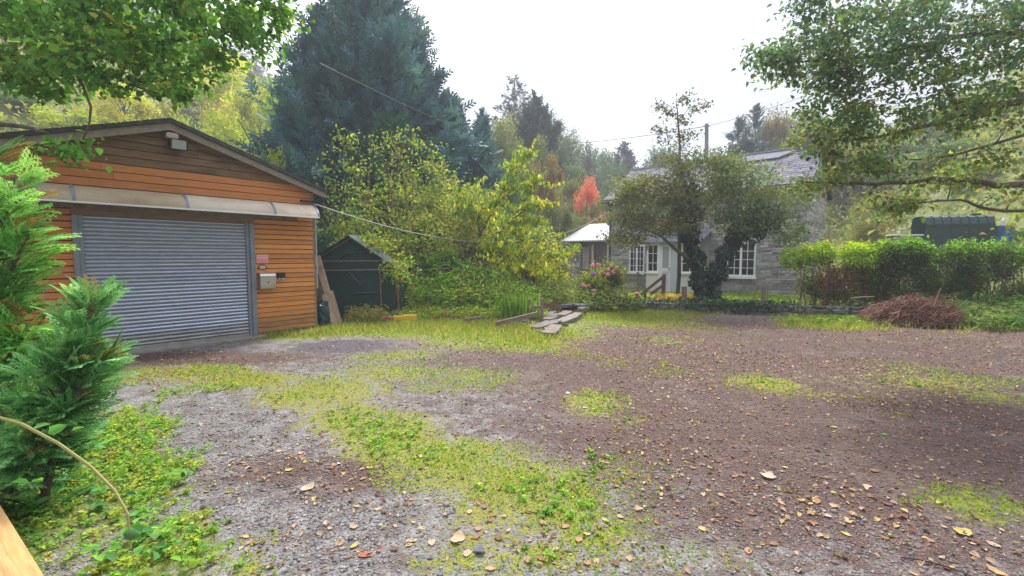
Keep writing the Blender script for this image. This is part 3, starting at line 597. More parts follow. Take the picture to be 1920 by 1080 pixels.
# ================================================================ foliage tools
LF4 = np.array([[0,1,2],[0,2,3]]); LF6 = np.array([[0,1,2,3],[0,3,4,5]])
def leaf_geo(pos, d, nrm, Ln, Wd, six=False, fold=.25):
    d = unit(d); s = unit(np.cross(d, nrm)); u = np.cross(s, d); Ln = Ln[:,None]; Wd = Wd[:,None]
    if six:
        up = u*Wd*fold
        V = np.stack([pos, pos+d*Ln*.28+s*Wd*.46+up, pos+d*Ln*.68+s*Wd*.38+up*.8-u*Ln*.04, pos+d*Ln-u*Ln*.12, pos+d*Ln*.68-s*Wd*.38+up*.8-u*Ln*.04, pos+d*Ln*.28-s*Wd*.46+up], 1); F0 = LF6
    else:
        V = np.stack([pos, pos+d*Ln*.45+s*Wd*.5+u*Wd*fold, pos+d*Ln, pos+d*Ln*.45-s*Wd*.5+u*Wd*fold], 1); F0 = LF4
    n, k = V.shape[:2]
    return V.reshape(-1,3), (F0[None]+(np.arange(n)*k)[:,None,None]).reshape(-1, F0.shape[1]), k
def leaves(name, pos, rg, L0, aspect, cols, parent=None, mat=LEAF, d=None, six=False, jit=.22, upn=.6, out=None):
    """one mesh of leaves; cols (n,3) per-leaf colours"""
    n = len(pos); 
    if d is None: d = rg.normal(0,1,(n,3)); d[:,2] -= .35
    nrm = rg.normal(0,1,(n,3)); nrm[:,2] += upn*2
    Ln = L0*rg.uniform(.45,1.4,n)
    V, Fa, k = leaf_geo(pos, d, nrm, Ln, Ln*aspect*rg.uniform(.8,1.2,n), six)
    c = cols*(1+rg.normal(0,jit,(n,1)))*(1+rg.normal(0,.08,(n,3))); c = np.clip(c, .004, .9)
    return link(name, fast(name, V, Fa, np.repeat(c, k, 0)), mat, parent)
def pick(rg, pal, n, wts=None):
    pal = np.array(pal); return pal[rg.choice(len(pal), n, p=wts)]
def inell(rg, c, r, n, shell=.5):
    v = unit(rg.normal(0,1,(n,3))); q = rg.uniform(0,1,n)**(1/3.); q = q*(1-shell)+shell*(.75+.25*rg.uniform(0,1,n)); return np.array(c)+v*q[:,None]*np.array(r)
def bez(a, b, c, n): t = np.linspace(0,1,n)[:,None]; return a*(1-t)**2+2*b*t*(1-t)+c*t*t
def btree(name, loc, label, cat, paths, ells, leaf, seed, group=None, colr=(1,1,1), mat=LEAF, barkm=BARK, kinds=None, twig=.010):
    """paths: [(points, r0, r1)] limbs in world space; ells: [(centre, radii, clusters, shell)]"""
    rg = np.random.default_rng(seed); loc = np.array(loc, float)
    root = empty(name, loc, 0, label, cat, group); mb = MB(); nd = []; nr = []
    for pts, r0, r1 in paths:
        pts = np.array(pts, float)-loc; m = len(pts); t = np.linspace(0, m-1, (m-1)*6+1); ii = np.minimum(t.astype(int), m-2); f = (t-ii)[:,None]
        p0 = pts[np.maximum(ii-1,0)]; p1 = pts[ii]; p2 = pts[ii+1]; p3 = pts[np.minimum(ii+2,m-1)]
        q = .5*((2*p1)+(-p0+p2)*f+(2*p0-5*p1+4*p2-p3)*f*f+(-p0+3*p1-3*p2+p3)*f**3)
        q[1:-1] += rg.normal(0, r0*.15, q[1:-1].shape)
        rad = np.linspace(r0, r1, len(q)); mb.tube(q, list(rad), 7); nd += list(q); nr += list(rad)
    C = np.concatenate([inell(rg, np.array(c)-loc, r_, n, sh_) for c, r_, n, sh_ in ells])
    nd = np.array(nd); nr = np.array(nr); order = np.argsort(((C[:,None]-nd[None,::4])**2).sum(-1).min(1)); tw = []
    for i in order:
        c = C[i]; dd = np.linalg.norm(nd-c, axis=1); j = dd.argmin(); a = nd[j]
        mid = (a+c)/2 + np.array([0,0,.10*dd[j]]) + rg.normal(0,.07*dd[j],3); q = bez(a, mid, c, 5)
        r0 = min(nr[j]*.7, twig*1.2+.006*dd[j]); mb.tube(q, list(np.linspace(r0, twig*.3, 5)), 4, False); nd = np.vstack([nd, q[2:]]); nr = np.concatenate([nr, np.linspace(r0*.7, twig*.35, 3)]); tw.append(q)
    mb.build('trunk', barkm, root, True)
    tw = np.array(tw); n = leaf['n']; m = len(tw)
    k = rg.integers(1, 5, (m, n)); base = tw[np.arange(m)[:,None], k]; pos = base+rg.normal(0,1,(m,n,3))*np.array(leaf.get('spread',(.2,.2,.15))); pos = pos.reshape(-1,3)
    tdir = np.repeat(unit(tw[:,4]-tw[:,1]), n, 0); d = rg.normal(0,1,(m*n,3))+tdir*leaf.get('along',.6); d[:,2] -= leaf.get('droop',.4)
    pal = leaf['pal']; cc = pick(rg, pal, m, leaf.get('w'))
    if 'tone' in leaf: cc = leaf['tone'](tw[:,4]+loc, cc, rg)
    cc = np.repeat(cc, n, 0); mixm = rg.uniform(0,1,(m*n,1)) < .25; cc = np.where(mixm, pick(rg, pal, m*n, leaf.get('w')), cc)
    lo = leaves('crown', pos, rg, leaf['L'], leaf.get('asp',.6), cc, root, mat, d, leaf.get('six',False), upn=leaf.get('upn',.6)); lo.color = (*colr, 1)
    return root
def EL(u, v, Y, ru, rv, rd, n, sh_=.35): return (P(u,v,Y), (ru*Y/FPX, rd, rv*Y/FPX), n, sh_)

rg = np.random.default_rng(16); n = len(MOSSPOS); d = rg.normal(0,.6,(n,3)); d[:,2] += 1; tag(leaves('roof_moss', MOSSPOS, rg, .045, .5, pick(rg,((.16,.22,.03),(.24,.28,.04),(.10,.15,.03)),n), garage, LEAF, d), kind='stuff')
# ---------------- conifers
def frond(nside, sub=0, wd=.035, droop=.12):
    """flat spray of narrow shoots, unit length along +X, lying in XY"""
    q = [((0,0),(1,0),wd)]
    for i in range(nside):
        t = .08+.86*i/nside; s = 1 if i % 2 else -1; l = .42*(1-t)**.7*(.5+t)+.10; a = R(42)*s; e = (t+l*math.cos(a), l*math.sin(a)); q.append(((t,0),e,wd*1.25))
        for j in range(sub):
            f = .25+.6*j/max(sub,1); b = (t+(e[0]-t)*f, e[1]*f); a2 = a+R(38)*(1 if j % 2 else -1); l2 = l*.42*(1-f*.5); q.append((b,(b[0]+l2*math.cos(a2),b[1]+l2*math.sin(a2)),wd))
    V = []
    for (a, b, w_) in q:
        a = np.array(a); b = np.array(b); t_ = b-a; n_ = np.array([-t_[1],t_[0]])/np.linalg.norm(t_)*w_*.5; m_ = a+t_*.55
        for p_ in (a, m_+n_, b, m_-n_): V.append((p_[0],p_[1],-droop*p_[0]**2-.1*abs(p_[1])))
    return np.array(V)
def place_fronds(T, pos, d, nrm, size, cols, rg, name, parent, mat, curl=None):
    d = unit(d); s = unit(np.cross(nrm, d)); u = np.cross(d, s); k = len(T); n = len(pos)
    V = pos[:,None]+(T[None,:,0,None]*d[:,None]+T[None,:,1,None]*s[:,None]+T[None,:,2,None]*u[:,None])*size[:,None,None]
    nl = k//4; Fa = (LF4[None]+(np.arange(n*nl)*4)[:,None,None]).reshape(-1,3)
    c = cols[:,None,:]*(1+rg.normal(0,.12,(n,nl,1))); c = np.clip(np.repeat(c.reshape(-1,3),4,0),.003,.8)
    return link(name, fast(name, V.reshape(-1,3), Fa, c), mat, parent)
FA, FB, FCN = frond(8, 0, .10), frond(11, 4, .038, .34), frond(5, 0, .14)
def conifer(name, x, y, ztop, rad, label, seed, n=1800, size=.7, pal=((.02,.05,.045),(.03,.075,.06),(.045,.10,.07)), colr=(1,1,1), group=None, T=FA, up=.5, power=.8, base=.3, zb=None, gaps=0.0):
    rg = np.random.default_rng(seed); zb = gz(x,y)-.1 if zb is None else zb; H = ztop-zb
    root = empty(name, (x,y,zb), 0, label, 'tree', group)
    mb = MB().tube([(0,0,0),(rg.normal(0,.02)*H,0,H*.5),(0,0,H*.98)],[H*.016+.04,H*.009+.02,.015],7)
    nb = max(int(n/26), 30); f = rg.uniform(base*.3,1,nb)**.8; az = rg.uniform(0,6.283,nb)
    lump = 1+.22*np.sin(az*3+f*9+seed)+.15*np.sin(az*5-f*17); ln = rad*(1-f)**power*lump+rad*.03
    el = np.where(rg.uniform(0,1,nb) < .9, R(35)*up*2*(.4+f), R(60))
    p0 = np.stack([0*f,0*f,f*H*.97],1); dv = np.stack([np.cos(az)*np.cos(el),np.sin(az)*np.cos(el),np.sin(el)],1); p1 = p0+dv*ln[:,None]; mid = p0+dv*ln[:,None]*.5-np.array([0,0,1])*(ln*.12)[:,None]
    for i in range(nb): mb.tube(bez(p0[i],mid[i],p1[i],4),[.006+.010*ln[i],.004+.006*ln[i],.01,.004],4,False)
    mb.build('trunk', BARK, root, True)
    per = np.maximum((26*ln/ln.mean()).astype(int), 6); bi = np.repeat(np.arange(nb), per); m = len(bi); t = rg.uniform(.12+gaps,1,m)**.6
    pos = (p0[bi]*((1-t)**2)[:,None]+2*mid[bi]*(t*(1-t))[:,None]+p1[bi]*(t*t)[:,None])+rg.normal(0,.05*rad,(m,3))*(.4+.6*(1-f[bi]))[:,None]
    d = dv[bi]+rg.normal(0,.55,(m,3)); d[:,2] += up*.55
    nrm = rg.normal(0,.5,(m,3)); nrm[:,2] += 1
    sz = size*rg.uniform(.6,1.25,m)*(.45+.75*(1-f[bi]))*np.where((rg.uniform(0,1,m) < .10) & (t > .7), 1.8, 1.0)
    # leading shoots at the top
    tt = rg.uniform(.86,1.0,90); pt = np.stack([rg.normal(0,.02*rad,90),rg.normal(0,.02*rad,90),tt*H],1); dt = rg.normal(0,.5,(90,3)); dt[:,2] += 1.2
    pos = np.vstack([pos,pt]); d = np.vstack([d,dt]); nrm = np.vstack([nrm,rg.normal(0,1,(90,3))]); sz = np.concatenate([sz, size*.45*(1.25-tt)*2.5])
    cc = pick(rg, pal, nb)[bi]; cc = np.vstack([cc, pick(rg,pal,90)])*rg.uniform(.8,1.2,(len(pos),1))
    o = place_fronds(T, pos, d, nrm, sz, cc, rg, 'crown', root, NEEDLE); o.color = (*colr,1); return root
def PX(u, Y): return (u-960)/FPX*Y
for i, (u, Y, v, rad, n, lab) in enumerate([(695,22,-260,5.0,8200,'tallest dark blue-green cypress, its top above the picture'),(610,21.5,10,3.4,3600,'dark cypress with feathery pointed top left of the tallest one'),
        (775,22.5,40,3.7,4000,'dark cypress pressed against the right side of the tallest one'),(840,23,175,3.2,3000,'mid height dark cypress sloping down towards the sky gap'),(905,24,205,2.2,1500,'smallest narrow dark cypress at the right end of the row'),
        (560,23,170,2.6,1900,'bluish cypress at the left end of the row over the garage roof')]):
    conifer('cypress_tree', PX(u,Y), Y, P(u,v,Y)[2], rad, lab, 20+i, int(n*1.7), .68, group='row of dark cypresses', up=.75, power=.62, base=.1, pal=((.04,.115,.155),(.055,.145,.18),(.08,.19,.20)))  # bluish foliage made bluer and lighter: veiling glare put into its colour
conifer('cypress_tree', PX(735,18), 18, P(735,235,18)[2], 2.6, 'brighter green young cypress in front of the dark row', 41, 1700, .8, pal=((.03,.10,.06),(.045,.13,.07)), up=.7, power=.6, base=.15)
conifer('larch_tree', PX(965,42), 42, P(965,138,42)[2], 6.0, 'thin spiky half bare larch rising beside the dark cypresses', 51, 2400, .75, T=FCN, up=.12, power=.75, gaps=.1, base=1.7, pal=((.09,.10,.09),(.07,.09,.09)))
conifer('pine_tree', PX(1003,40), 40, P(1003,185,40)[2], 5.6, 'dark pine with upturned branch tips right of the larch', 52, 2400, 1.0, T=FCN, up=.8, power=.7, base=1.7, pal=((.04,.06,.06),(.05,.075,.07)))
conifer('spruce_tree', PX(1165,58), 58, P(1165,266,58)[2], 5.0, 'small thin spruce on the skyline just left of the cottage roof', 53, 1700, 1.1, T=FCN, base=1.6, up=.2, power=.9, pal=((.06,.08,.085),(.05,.07,.075)))
conifer('spruce_tree', PX(1060,52), 52, P(1060,258,52)[2], 4.5, 'dark spruce standing in the wood right of the pine', 54, 1500, 1.2, T=FCN, base=1.6, up=.3, pal=((.03,.05,.055),(.04,.06,.06)))
for i, (u, Y, v, rad, lab) in enumerate([(1408,40,200,3.6,'tallest bluish conifer behind the cottage roof'),(1375,42,222,3.2,'shorter bluish conifer just right of the utility pole')]):
    conifer('spruce_tree', PX(u,Y), Y, P(u,v,Y)[2], rad, lab, 60+i, 1300, 1.2, T=FA, up=.4, pal=((.03,.06,.085),(.04,.08,.10)))

# ---------------- background broadleaf trees: five shared shapes, tinted one by one
TEMPL = []
for k in range(5):
    rg = np.random.default_rng(100+k); mb = MB(); nd = [np.array([0,0,z_]) for z_ in np.linspace(0,.8,12)]
    mb.tube([(0,0,-.05),(rg.normal(0,.015),rg.normal(0,.015),.4),(rg.normal(0,.02),rg.normal(0,.02),.88)],[.022,.014,.004],6)
    C = []
    for j in range(26):
        a = rg.uniform(0,6.283); h = rg.uniform(.22,.97); rr_ = .34*math.sin(min(1,(h-.08)/.55)*math.pi/2)*math.sqrt(max(0,1-max(0,(h-.45)/.56)**2)); q = rr_*rg.uniform(.45,1); C.append((math.cos(a)*q, math.sin(a)*q, h, rg.uniform(.06,.11)))
        mb.tube([(0,0,max(.1,h-.25)),(C[-1][0]*.6,C[-1][1]*.6,h-.08),C[-1][:3]],[.007,.004,.002],4,False)
    pos = []; cc = []
    for (x,y,z_,r_) in C:
        m = 420; sub = inell(rg,(x,y,z_),(r_*1.25,r_*1.25,r_*.85),9,.5); pos.append(sub[rg.integers(0,9,m)]+rg.normal(0,r_*.34,(m,3))); cc.append(np.tile(rg.uniform(.7,1.3)*np.array([1+rg.normal(0,.12),1,1+rg.normal(0,.1)]),(m,1)))
    pos = np.concatenate(pos); cc = np.concatenate(cc)
    cr = leaves('crown', pos, rg, .021, .75, cc, None, LEAF, jit=.2); tr = mb.build('trunk', BARK, None, True)
    TEMPL.append((cr.data, tr.data)); bpy.data.objects.remove(cr); bpy.data.objects.remove(tr)
def far_tree(u, v, Y, wpx, c, label, k, group=None, cat='tree', name='broadleaf_tree', low=None):
    x = PX(u,Y); zb = gz(x,Y)-.3 if low is None else low; H = max(P(u,v,Y)[2]-zb, 1.5); wd = wpx*Y/FPX
    r_ = empty(name, (x,Y,zb), (k*2.4) % 6.28, label, cat, group); sx = wd/.72
    for nm, me in (('crown',TEMPL[k%5][0]),('trunk',TEMPL[k%5][1])):
        o = link(nm, me, None, r_); o.scale = (sx,sx,H)
        if nm == 'crown': o.color = (*c,1)
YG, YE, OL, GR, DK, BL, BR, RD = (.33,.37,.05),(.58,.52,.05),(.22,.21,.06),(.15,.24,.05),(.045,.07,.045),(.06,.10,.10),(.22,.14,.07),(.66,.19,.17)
TR = [(450,112,44,130,YE,'tall bright yellow tree on the hillside above the garage ridge'),(395,165,46,90,BR,'brownish tree in front of the misty ridge above the garage'),(500,150,36,120,YG,'yellow-green tree touching the left side of the dark cypresses'),
 (555,215,28,120,GR,'fresh green tree above the right slope of the garage roof'),(430,215,28,140,YG,'yellow-green tree directly behind the garage ridge'),(330,205,27,130,OL,'olive tree behind the left slope of the garage roof'),(250,165,32,120,YE,'yellow tree seen between the overhanging leaves'),
 (150,200,26,150,YG,'yellow-green tree behind the overhanging leaves at upper left'),(40,180,27,150,GR,'green tree at the far upper left edge'),(600,262,20,110,OL,'olive thicket tree at the right eave of the garage'),(530,290,18,110,YG,'low yellow-green bush tree behind the garage eave'),
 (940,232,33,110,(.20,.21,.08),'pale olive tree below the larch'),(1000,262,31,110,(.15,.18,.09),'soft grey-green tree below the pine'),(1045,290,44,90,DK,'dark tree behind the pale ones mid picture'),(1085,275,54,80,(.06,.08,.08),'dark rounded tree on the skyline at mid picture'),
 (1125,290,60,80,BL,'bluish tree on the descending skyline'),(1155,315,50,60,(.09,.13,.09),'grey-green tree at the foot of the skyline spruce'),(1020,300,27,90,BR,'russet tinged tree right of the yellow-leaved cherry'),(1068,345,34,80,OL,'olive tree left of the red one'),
 (1098,340,32,52,RD,'bright red autumn tree left of the cottage'),(1130,375,29,60,(.16,.15,.06),'brownish shrub tree between the red tree and the cottage'),(1045,385,25,80,(.13,.16,.07),'dull green bush under the red tree'),(950,320,21,110,(.12,.17,.06),'green tree hidden behind the yellow-leaved cherry'),
 (1440,232,38,90,(.22,.14,.08),'russet tree behind the cottage roof'),(1495,232,36,100,(.13,.17,.06),'green tree behind the cottage chimney'),(1575,225,34,120,OL,'olive tree on the slope right of the chimney'),
 (1680,300,30,120,(.12,.18,.05),'green bush on the slope above the oil tank'),(1900,270,30,130,(.11,.18,.05),'green bush on the slope at the right edge'),(1800,330,24,110,YG,'yellowish bush right behind the oil tank'),(1640,365,22,90,OL,'olive bush beside the end wall of the cottage'),
 (690,330,16.5,120,(.07,.11,.03),'dense green bush under the young cypress'),(810,360,16.5,100,(.06,.10,.03),'dark green bush behind the leafy shrubs')]
TR += [(1725,215,34,130,(.11,.17,.06),'green tree on the slope seen through the right-hand boughs'),(1850,205,36,140,(.12,.16,.055),'olive-green tree on the slope near the right edge'),(1775,270,29,120,(.10,.16,.05),'dark green bush on the slope above the hedge'),(1625,235,38,120,(.14,.18,.07),'pale green tree on the slope right of the cottage'),(925,255,40,120,(.16,.20,.08),'grey-green tree filling the gap right of the small cypress'),(975,225,46,120,(.12,.15,.10),'dim blue-green tree at the foot of the larch'),(1025,235,50,110,(.10,.14,.10),'dim tree between the pine and the dark spruce'),
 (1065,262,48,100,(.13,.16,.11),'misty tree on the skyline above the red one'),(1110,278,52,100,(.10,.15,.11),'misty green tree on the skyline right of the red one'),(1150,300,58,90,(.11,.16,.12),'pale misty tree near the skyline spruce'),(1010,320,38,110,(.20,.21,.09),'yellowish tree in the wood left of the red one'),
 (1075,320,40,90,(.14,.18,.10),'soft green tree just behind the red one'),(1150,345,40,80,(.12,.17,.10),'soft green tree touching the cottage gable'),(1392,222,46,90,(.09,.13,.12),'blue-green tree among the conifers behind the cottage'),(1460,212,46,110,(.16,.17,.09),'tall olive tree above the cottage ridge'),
 (1530,215,44,120,(.13,.18,.09),'tall green tree above the chimney'),(1240,290,56,110,(.11,.15,.11),'misty tree behind the thin airy tree'),(985,395,19,110,(.13,.19,.06),'green bush behind the lower boughs of the cherry'),(1075,405,28,70,(.14,.18,.07),'green bush behind the left end of the outbuilding'),
 (470,180,40,130,YE,'second bright yellow tree above the garage ridge'),(545,160,34,110,(.24,.36,.06),'lime green tree against the left of the cypresses'),(360,235,24,110,YG,'yellow-green bush showing over the garage ridge')]
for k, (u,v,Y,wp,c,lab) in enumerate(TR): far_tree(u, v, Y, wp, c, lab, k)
# far wooded ridge
rg = np.random.default_rng(77); n = 1500; xs_ = rg.uniform(-190,-20,n); ys_ = rg.uniform(70,200,n); keep = (-.976*xs_+.218*ys_) > 75; xs_, ys_ = xs_[keep], ys_[keep]
pos = []; dd = []; sz = []
for x, y, zz in zip(xs_, ys_, terrain(xs_, ys_)):
    h = rg.uniform(8,15); m = 46; t = rg.uniform(0,1,m); a = rg.uniform(0,6.283,m); pos.append(np.stack([x+0*t,y+0*t,zz+t*h],1)); dd.append(np.stack([np.cos(a),np.sin(a),-.25+0*a],1)); sz.append(h*.28*(1-t)+.3)
pos = np.concatenate(pos); dd = np.concatenate(dd); sz = np.concatenate(sz); nr_ = rg.normal(0,.3,pos.shape); nr_[:,2] += 1
V, Fa, k = leaf_geo(pos, dd, nr_, sz, sz*.55); cc = np.repeat(pick(rg,((.03,.05,.04),(.045,.06,.045),(.06,.065,.05)),len(pos)),k,0)
fr_ = link('ridge_forest', fast('ridge_forest', V, Fa, cc), NEEDLE); tag(fr_, 'misty dark conifer forest along the far ridge', 'forest', kind='stuff')

# ---------------- hawthorn wrapped in ivy
tb = G(1322,570,.1); TY = tb[1]
Q = lambda u, v, dy=0: P(u,v,TY+dy)
def thorn_tone(p_, cc, rg):
    f = np.clip((p_[:,[0]]-3.6)/3.6, 0, 1)*.8+rg.normal(0,.2,(len(p_),1)); return np.where(f < .5, pick(rg,((.18,.13,.075),(.13,.125,.07),(.11,.125,.065),(.16,.15,.08)),len(p_)), cc)
thorn = btree('hawthorn_tree', tb, 'spreading small-leaved tree with two ivy-clad trunks in front of the cottage', 'tree',
    [([Q(1318,574),Q(1312,520),Q(1296,455),Q(1285,400,.2),Q(1280,335,.2),Q(1270,290,.3)],.19,.04),([Q(1332,574),Q(1346,500,-.1),Q(1372,452,-.2),Q(1400,420,-.3),Q(1425,370,-.3)],.16,.04),([Q(1305,495),Q(1270,470,-.3),Q(1235,440,-.6),Q(1190,425,-.8)],.07,.02),
     ([Q(1290,430),Q(1330,380,.4),Q(1370,320,.6)],.08,.02),([Q(1285,400),Q(1240,350,.2),Q(1200,345,.2)],.07,.02),([Q(1385,440),Q(1440,425,-.5),Q(1480,445,-.7)],.05,.012)],
    [EL(1310,335,TY,98,30,1.3,70),EL(1225,362,TY-.2,62,26,1.1,52),EL(1190,405,TY-.4,48,20,.9,34),EL(1245,422,TY-.3,58,18,1.0,34),EL(1390,335,TY,74,28,1.2,58),EL(1440,382,TY-.3,54,28,1.0,44),EL(1400,420,TY-.4,62,24,.9,40),EL(1310,385,TY,82,26,1.2,50),EL(1472,432,TY-.5,32,20,.6,14),EL(1185,447,TY-.6,38,15,.7,16),EL(1285,297,TY+.2,52,18,.9,22),EL(1352,300,TY+.2,42,14,.8,14),EL(1190,352,TY+.2,44,24,.9,26),EL(1490,360,TY,26,30,.6,12)],
    dict(n=46,L=.085,asp=.7,spread=(.22,.22,.10),pal=((.10,.14,.06),(.13,.16,.07),(.085,.13,.06),(.13,.13,.065)),tone=thorn_tone), 201)
rg = np.random.default_rng(202); pos = []; dn = []
for pts, r0, n in (([Q(1318,574),Q(1312,520),Q(1296,455),Q(1286,400,.2)],.30,3300),([Q(1332,574),Q(1346,500,-.1),Q(1372,452,-.2),Q(1408,415,-.3)],.27,2900),([Q(1290,410,.1),Q(1283,350,.2)],.42,1300),([Q(1395,440,-.3),Q(1440,400,-.3)],.48,1700)):
    pts = np.array(pts); t = rg.uniform(0,len(pts)-1.001,n); i0 = t.astype(int); f = (t-i0)[:,None]; c = pts[i0]*(1-f)+pts[i0+1]*f
    v = unit(rg.normal(0,1,(n,3))*(1,1,.4)); pos.append(c+v*(r0*rg.uniform(.5,1.1,n)**.5*(.75+.35*np.sin(t*9)))[:,None]); dn.append(v)
pos = np.concatenate(pos); v = np.concatenate(dn); o = leaves('ivy', pos-np.array(thorn.location), rg, .085, .9, pick(rg,((.014,.035,.022),(.022,.05,.03),(.03,.065,.03)),len(pos)), thorn, IVYM, v*.5+np.array([0,0,-.9])+rg.normal(0,.3,v.shape), True)
# tall thin leader behind
sap_b = np.array([PX(1272,15.2),15.2,.1]); S2 = lambda u,v,dy=0: P(u,v,15.2+dy)
btree('sapling_tree', sap_b, 'tall thin airy tree rising above the ivy tree against the sky', 'tree', [([sap_b,S2(1275,400),S2(1275,290),S2(1272,235),S2(1268,192)],.07,.012),([S2(1272,240),S2(1290,205),S2(1318,195)],.012,.005),([S2(1270,215),S2(1250,195),S2(1230,205)],.01,.004),([S2(1274,270),S2(1245,248),S2(1232,245)],.01,.004),([S2(1275,280),S2(1302,252),S2(1310,262)],.01,.004)],
    [EL(1283,184,15.2,16,8,.3,8,0),EL(1237,198,15.2,14,8,.3,7,0),EL(1315,198,15.2,18,9,.3,9,0),EL(1250,215,15.2,16,7,.3,7,0),EL(1285,222,15.2,18,10,.3,8,0),EL(1245,245,15.2,22,12,.4,11,0),EL(1296,258,15.2,24,14,.4,12,0),EL(1268,265,15.2,30,14,.4,10,0)],
    dict(n=13,L=.10,asp=.6,spread=(.10,.10,.07),pal=((.09,.09,.07),(.11,.11,.07),(.08,.09,.075))), 203, twig=.007)

# ---------------- leafy shrubs between garage and cottage
def shrub(name, u, v0, Y, ells, label, seed, leaf, nst=9, colr=(1,1,1), cat='shrub', spread=60):
    b = P(u,v0,Y); b[2] = gz(b[0],b[1])-.05; rg = np.random.default_rng(seed); paths = []
    for k in range(nst):
        e = ells[k % len(ells)]; tip = np.array(e[0])+rg.normal(0,.45,3)*np.array(e[1]); b0 = b+np.array([rg.normal(0,.25),rg.normal(0,.2),0]); mid = (b0*.45+tip*.55)+np.array([rg.normal(0,.25),rg.normal(0,.2),.35]); paths.append(([b0,(b0+mid)/2+rg.normal(0,.08,3),mid,tip],.035+rg.uniform(0,.02),.008))
    return btree(name, b, label, cat, paths, ells, leaf, seed, colr=colr, barkm=TWIG)
shrub('hazel_shrub',735,540,14.2,[EL(690,330,14.2,85,60,1.0,44,.1),EL(770,300,14.4,60,45,.9,22,.1),EL(740,400,14,120,60,1.0,60,.1),EL(640,410,14,60,70,.8,40,.1),EL(670,265,14.2,60,26,.6,10,0),EL(765,262,14.2,46,24,.6,10,0)],'straggly tall shrub with brown stems and sparse yellowing leaves behind the shed',301,
    dict(n=14,L=.095,asp=.7,spread=(.18,.18,.13),pal=((.20,.26,.05),(.15,.21,.045),(.32,.34,.05),(.11,.17,.04),(.15,.19,.05)),six=True),18)
shrub('leafy_shrub',700,560,13.2,[EL(700,450,13.2,80,45,.6,60,.2),EL(790,450,13.2,80,50,.7,60,.2),EL(720,505,12.9,70,35,.6,34,.2),EL(742,505,11.3,26,34,.25,16,.1),EL(705,455,11.9,40,14,.3,14,.1)],'bright green bush overhanging the right side of the shed roof',302,
    dict(n=34,L=.085,asp=.6,spread=(.14,.14,.1),pal=((.19,.27,.05),(.26,.31,.06),(.14,.21,.04),(.27,.22,.07))),9)
shrub('twiggy_shrub',850,540,14.4,[EL(860,380,14.4,60,45,.7,50,.2),EL(840,440,14.2,60,50,.7,50,.2),EL(890,420,14.4,40,50,.6,30,.2)],'twiggy shrub with pale yellowish leaves left of the yellow-leaved cherry',303,
    dict(n=24,L=.09,asp=.6,spread=(.15,.15,.12),pal=((.27,.29,.08),(.34,.32,.08),(.21,.23,.07),(.25,.19,.09))),10)
shrub('laurel_bush',870,560,13.0,[EL(845,495,13,45,22,.5,30,.2),EL(890,515,13,45,20,.5,26,.2),EL(810,515,12.9,35,22,.5,20,.2)],'glossy fresh green bush at the foot of the yellow-leaved cherry',304,
    dict(n=28,L=.12,asp=.5,spread=(.12,.12,.08),pal=((.10,.20,.05),(.14,.26,.07),(.08,.15,.04)),six=True),6)
for (u,v,Y,c1,sd,lab) in ((985,445,15.0,((.17,.24,.05),(.24,.29,.06),(.30,.29,.06)),305,'leafy green shrub filling in behind the cherry'),(1005,490,15.2,((.22,.24,.07),(.16,.20,.05),(.28,.22,.08)),306,'olive shrub between the cherry and the outbuilding'),(905,395,15.6,((.12,.19,.05),(.18,.24,.06)),307,'dark green shrub behind the top of the twiggy one'),(805,345,15.4,((.13,.19,.045),(.20,.25,.05),(.28,.28,.05)),308,'yellow-flecked shrub below the smaller cypresses')):
    shrub('leafy_shrub',u,545,Y,[EL(u,v,Y,62,42,.8,46,.2),EL(u-30,v+45,Y,60,36,.8,34,.2),EL(u+32,v+40,Y,52,38,.8,30,.2)],lab,sd,dict(n=26,L=.095,asp=.6,spread=(.17,.17,.12),pal=c1),9)
# yellow-leaved cherry: leaves hang along arching branches
cb = P(905,545,13.4); cb[2] = gz(cb[0],cb[1])-.05; ch = empty('cherry_tree', cb, 0, 'arching cherry with hanging yellow-green leaves in mid picture', 'tree')
CQ = lambda u,v,dy=0: P(u,v,13.4+dy)
BRN = [([(905,548),(915,500),(935,435),(985,392),(1032,345)],.05),([(905,548),(905,500),(898,440),(896,380),(905,335)],.04),([(930,445),(905,410),(870,398),(848,402)],.02),([(945,425),(985,412),(1022,412)],.015),([(960,410),(1000,385),(1035,376)],.015),([(900,440),(930,385),(952,335),(962,300)],.025),
    ([(915,505),(960,458),(1010,442),(1062,437)],.025),([(912,515),(965,470),(1015,470),(1050,492)],.025),([(1000,470),(1040,478),(1080,462)],.015),([(950,485),(995,500),(1040,505)],.015),([(898,430),(870,372),(862,345)],.015),([(900,460),(935,455),(965,470)],.012),([(970,400),(1000,352),(1010,325)],.014),([(925,500),(955,500),(962,508)],.012),([(940,360),(965,345),(1000,350)],.012),([(990,490),(1020,520),(1050,515)],.012),([(955,320),(985,290),(1000,280)],.012),([(905,395),(925,375),(940,372)],.012),([(925,440),(955,432),(985,440)],.012),([(860,398),(885,385),(915,395)],.012)]
rg = np.random.default_rng(310); mb = MB(); pos = []; dd = []; cc = []
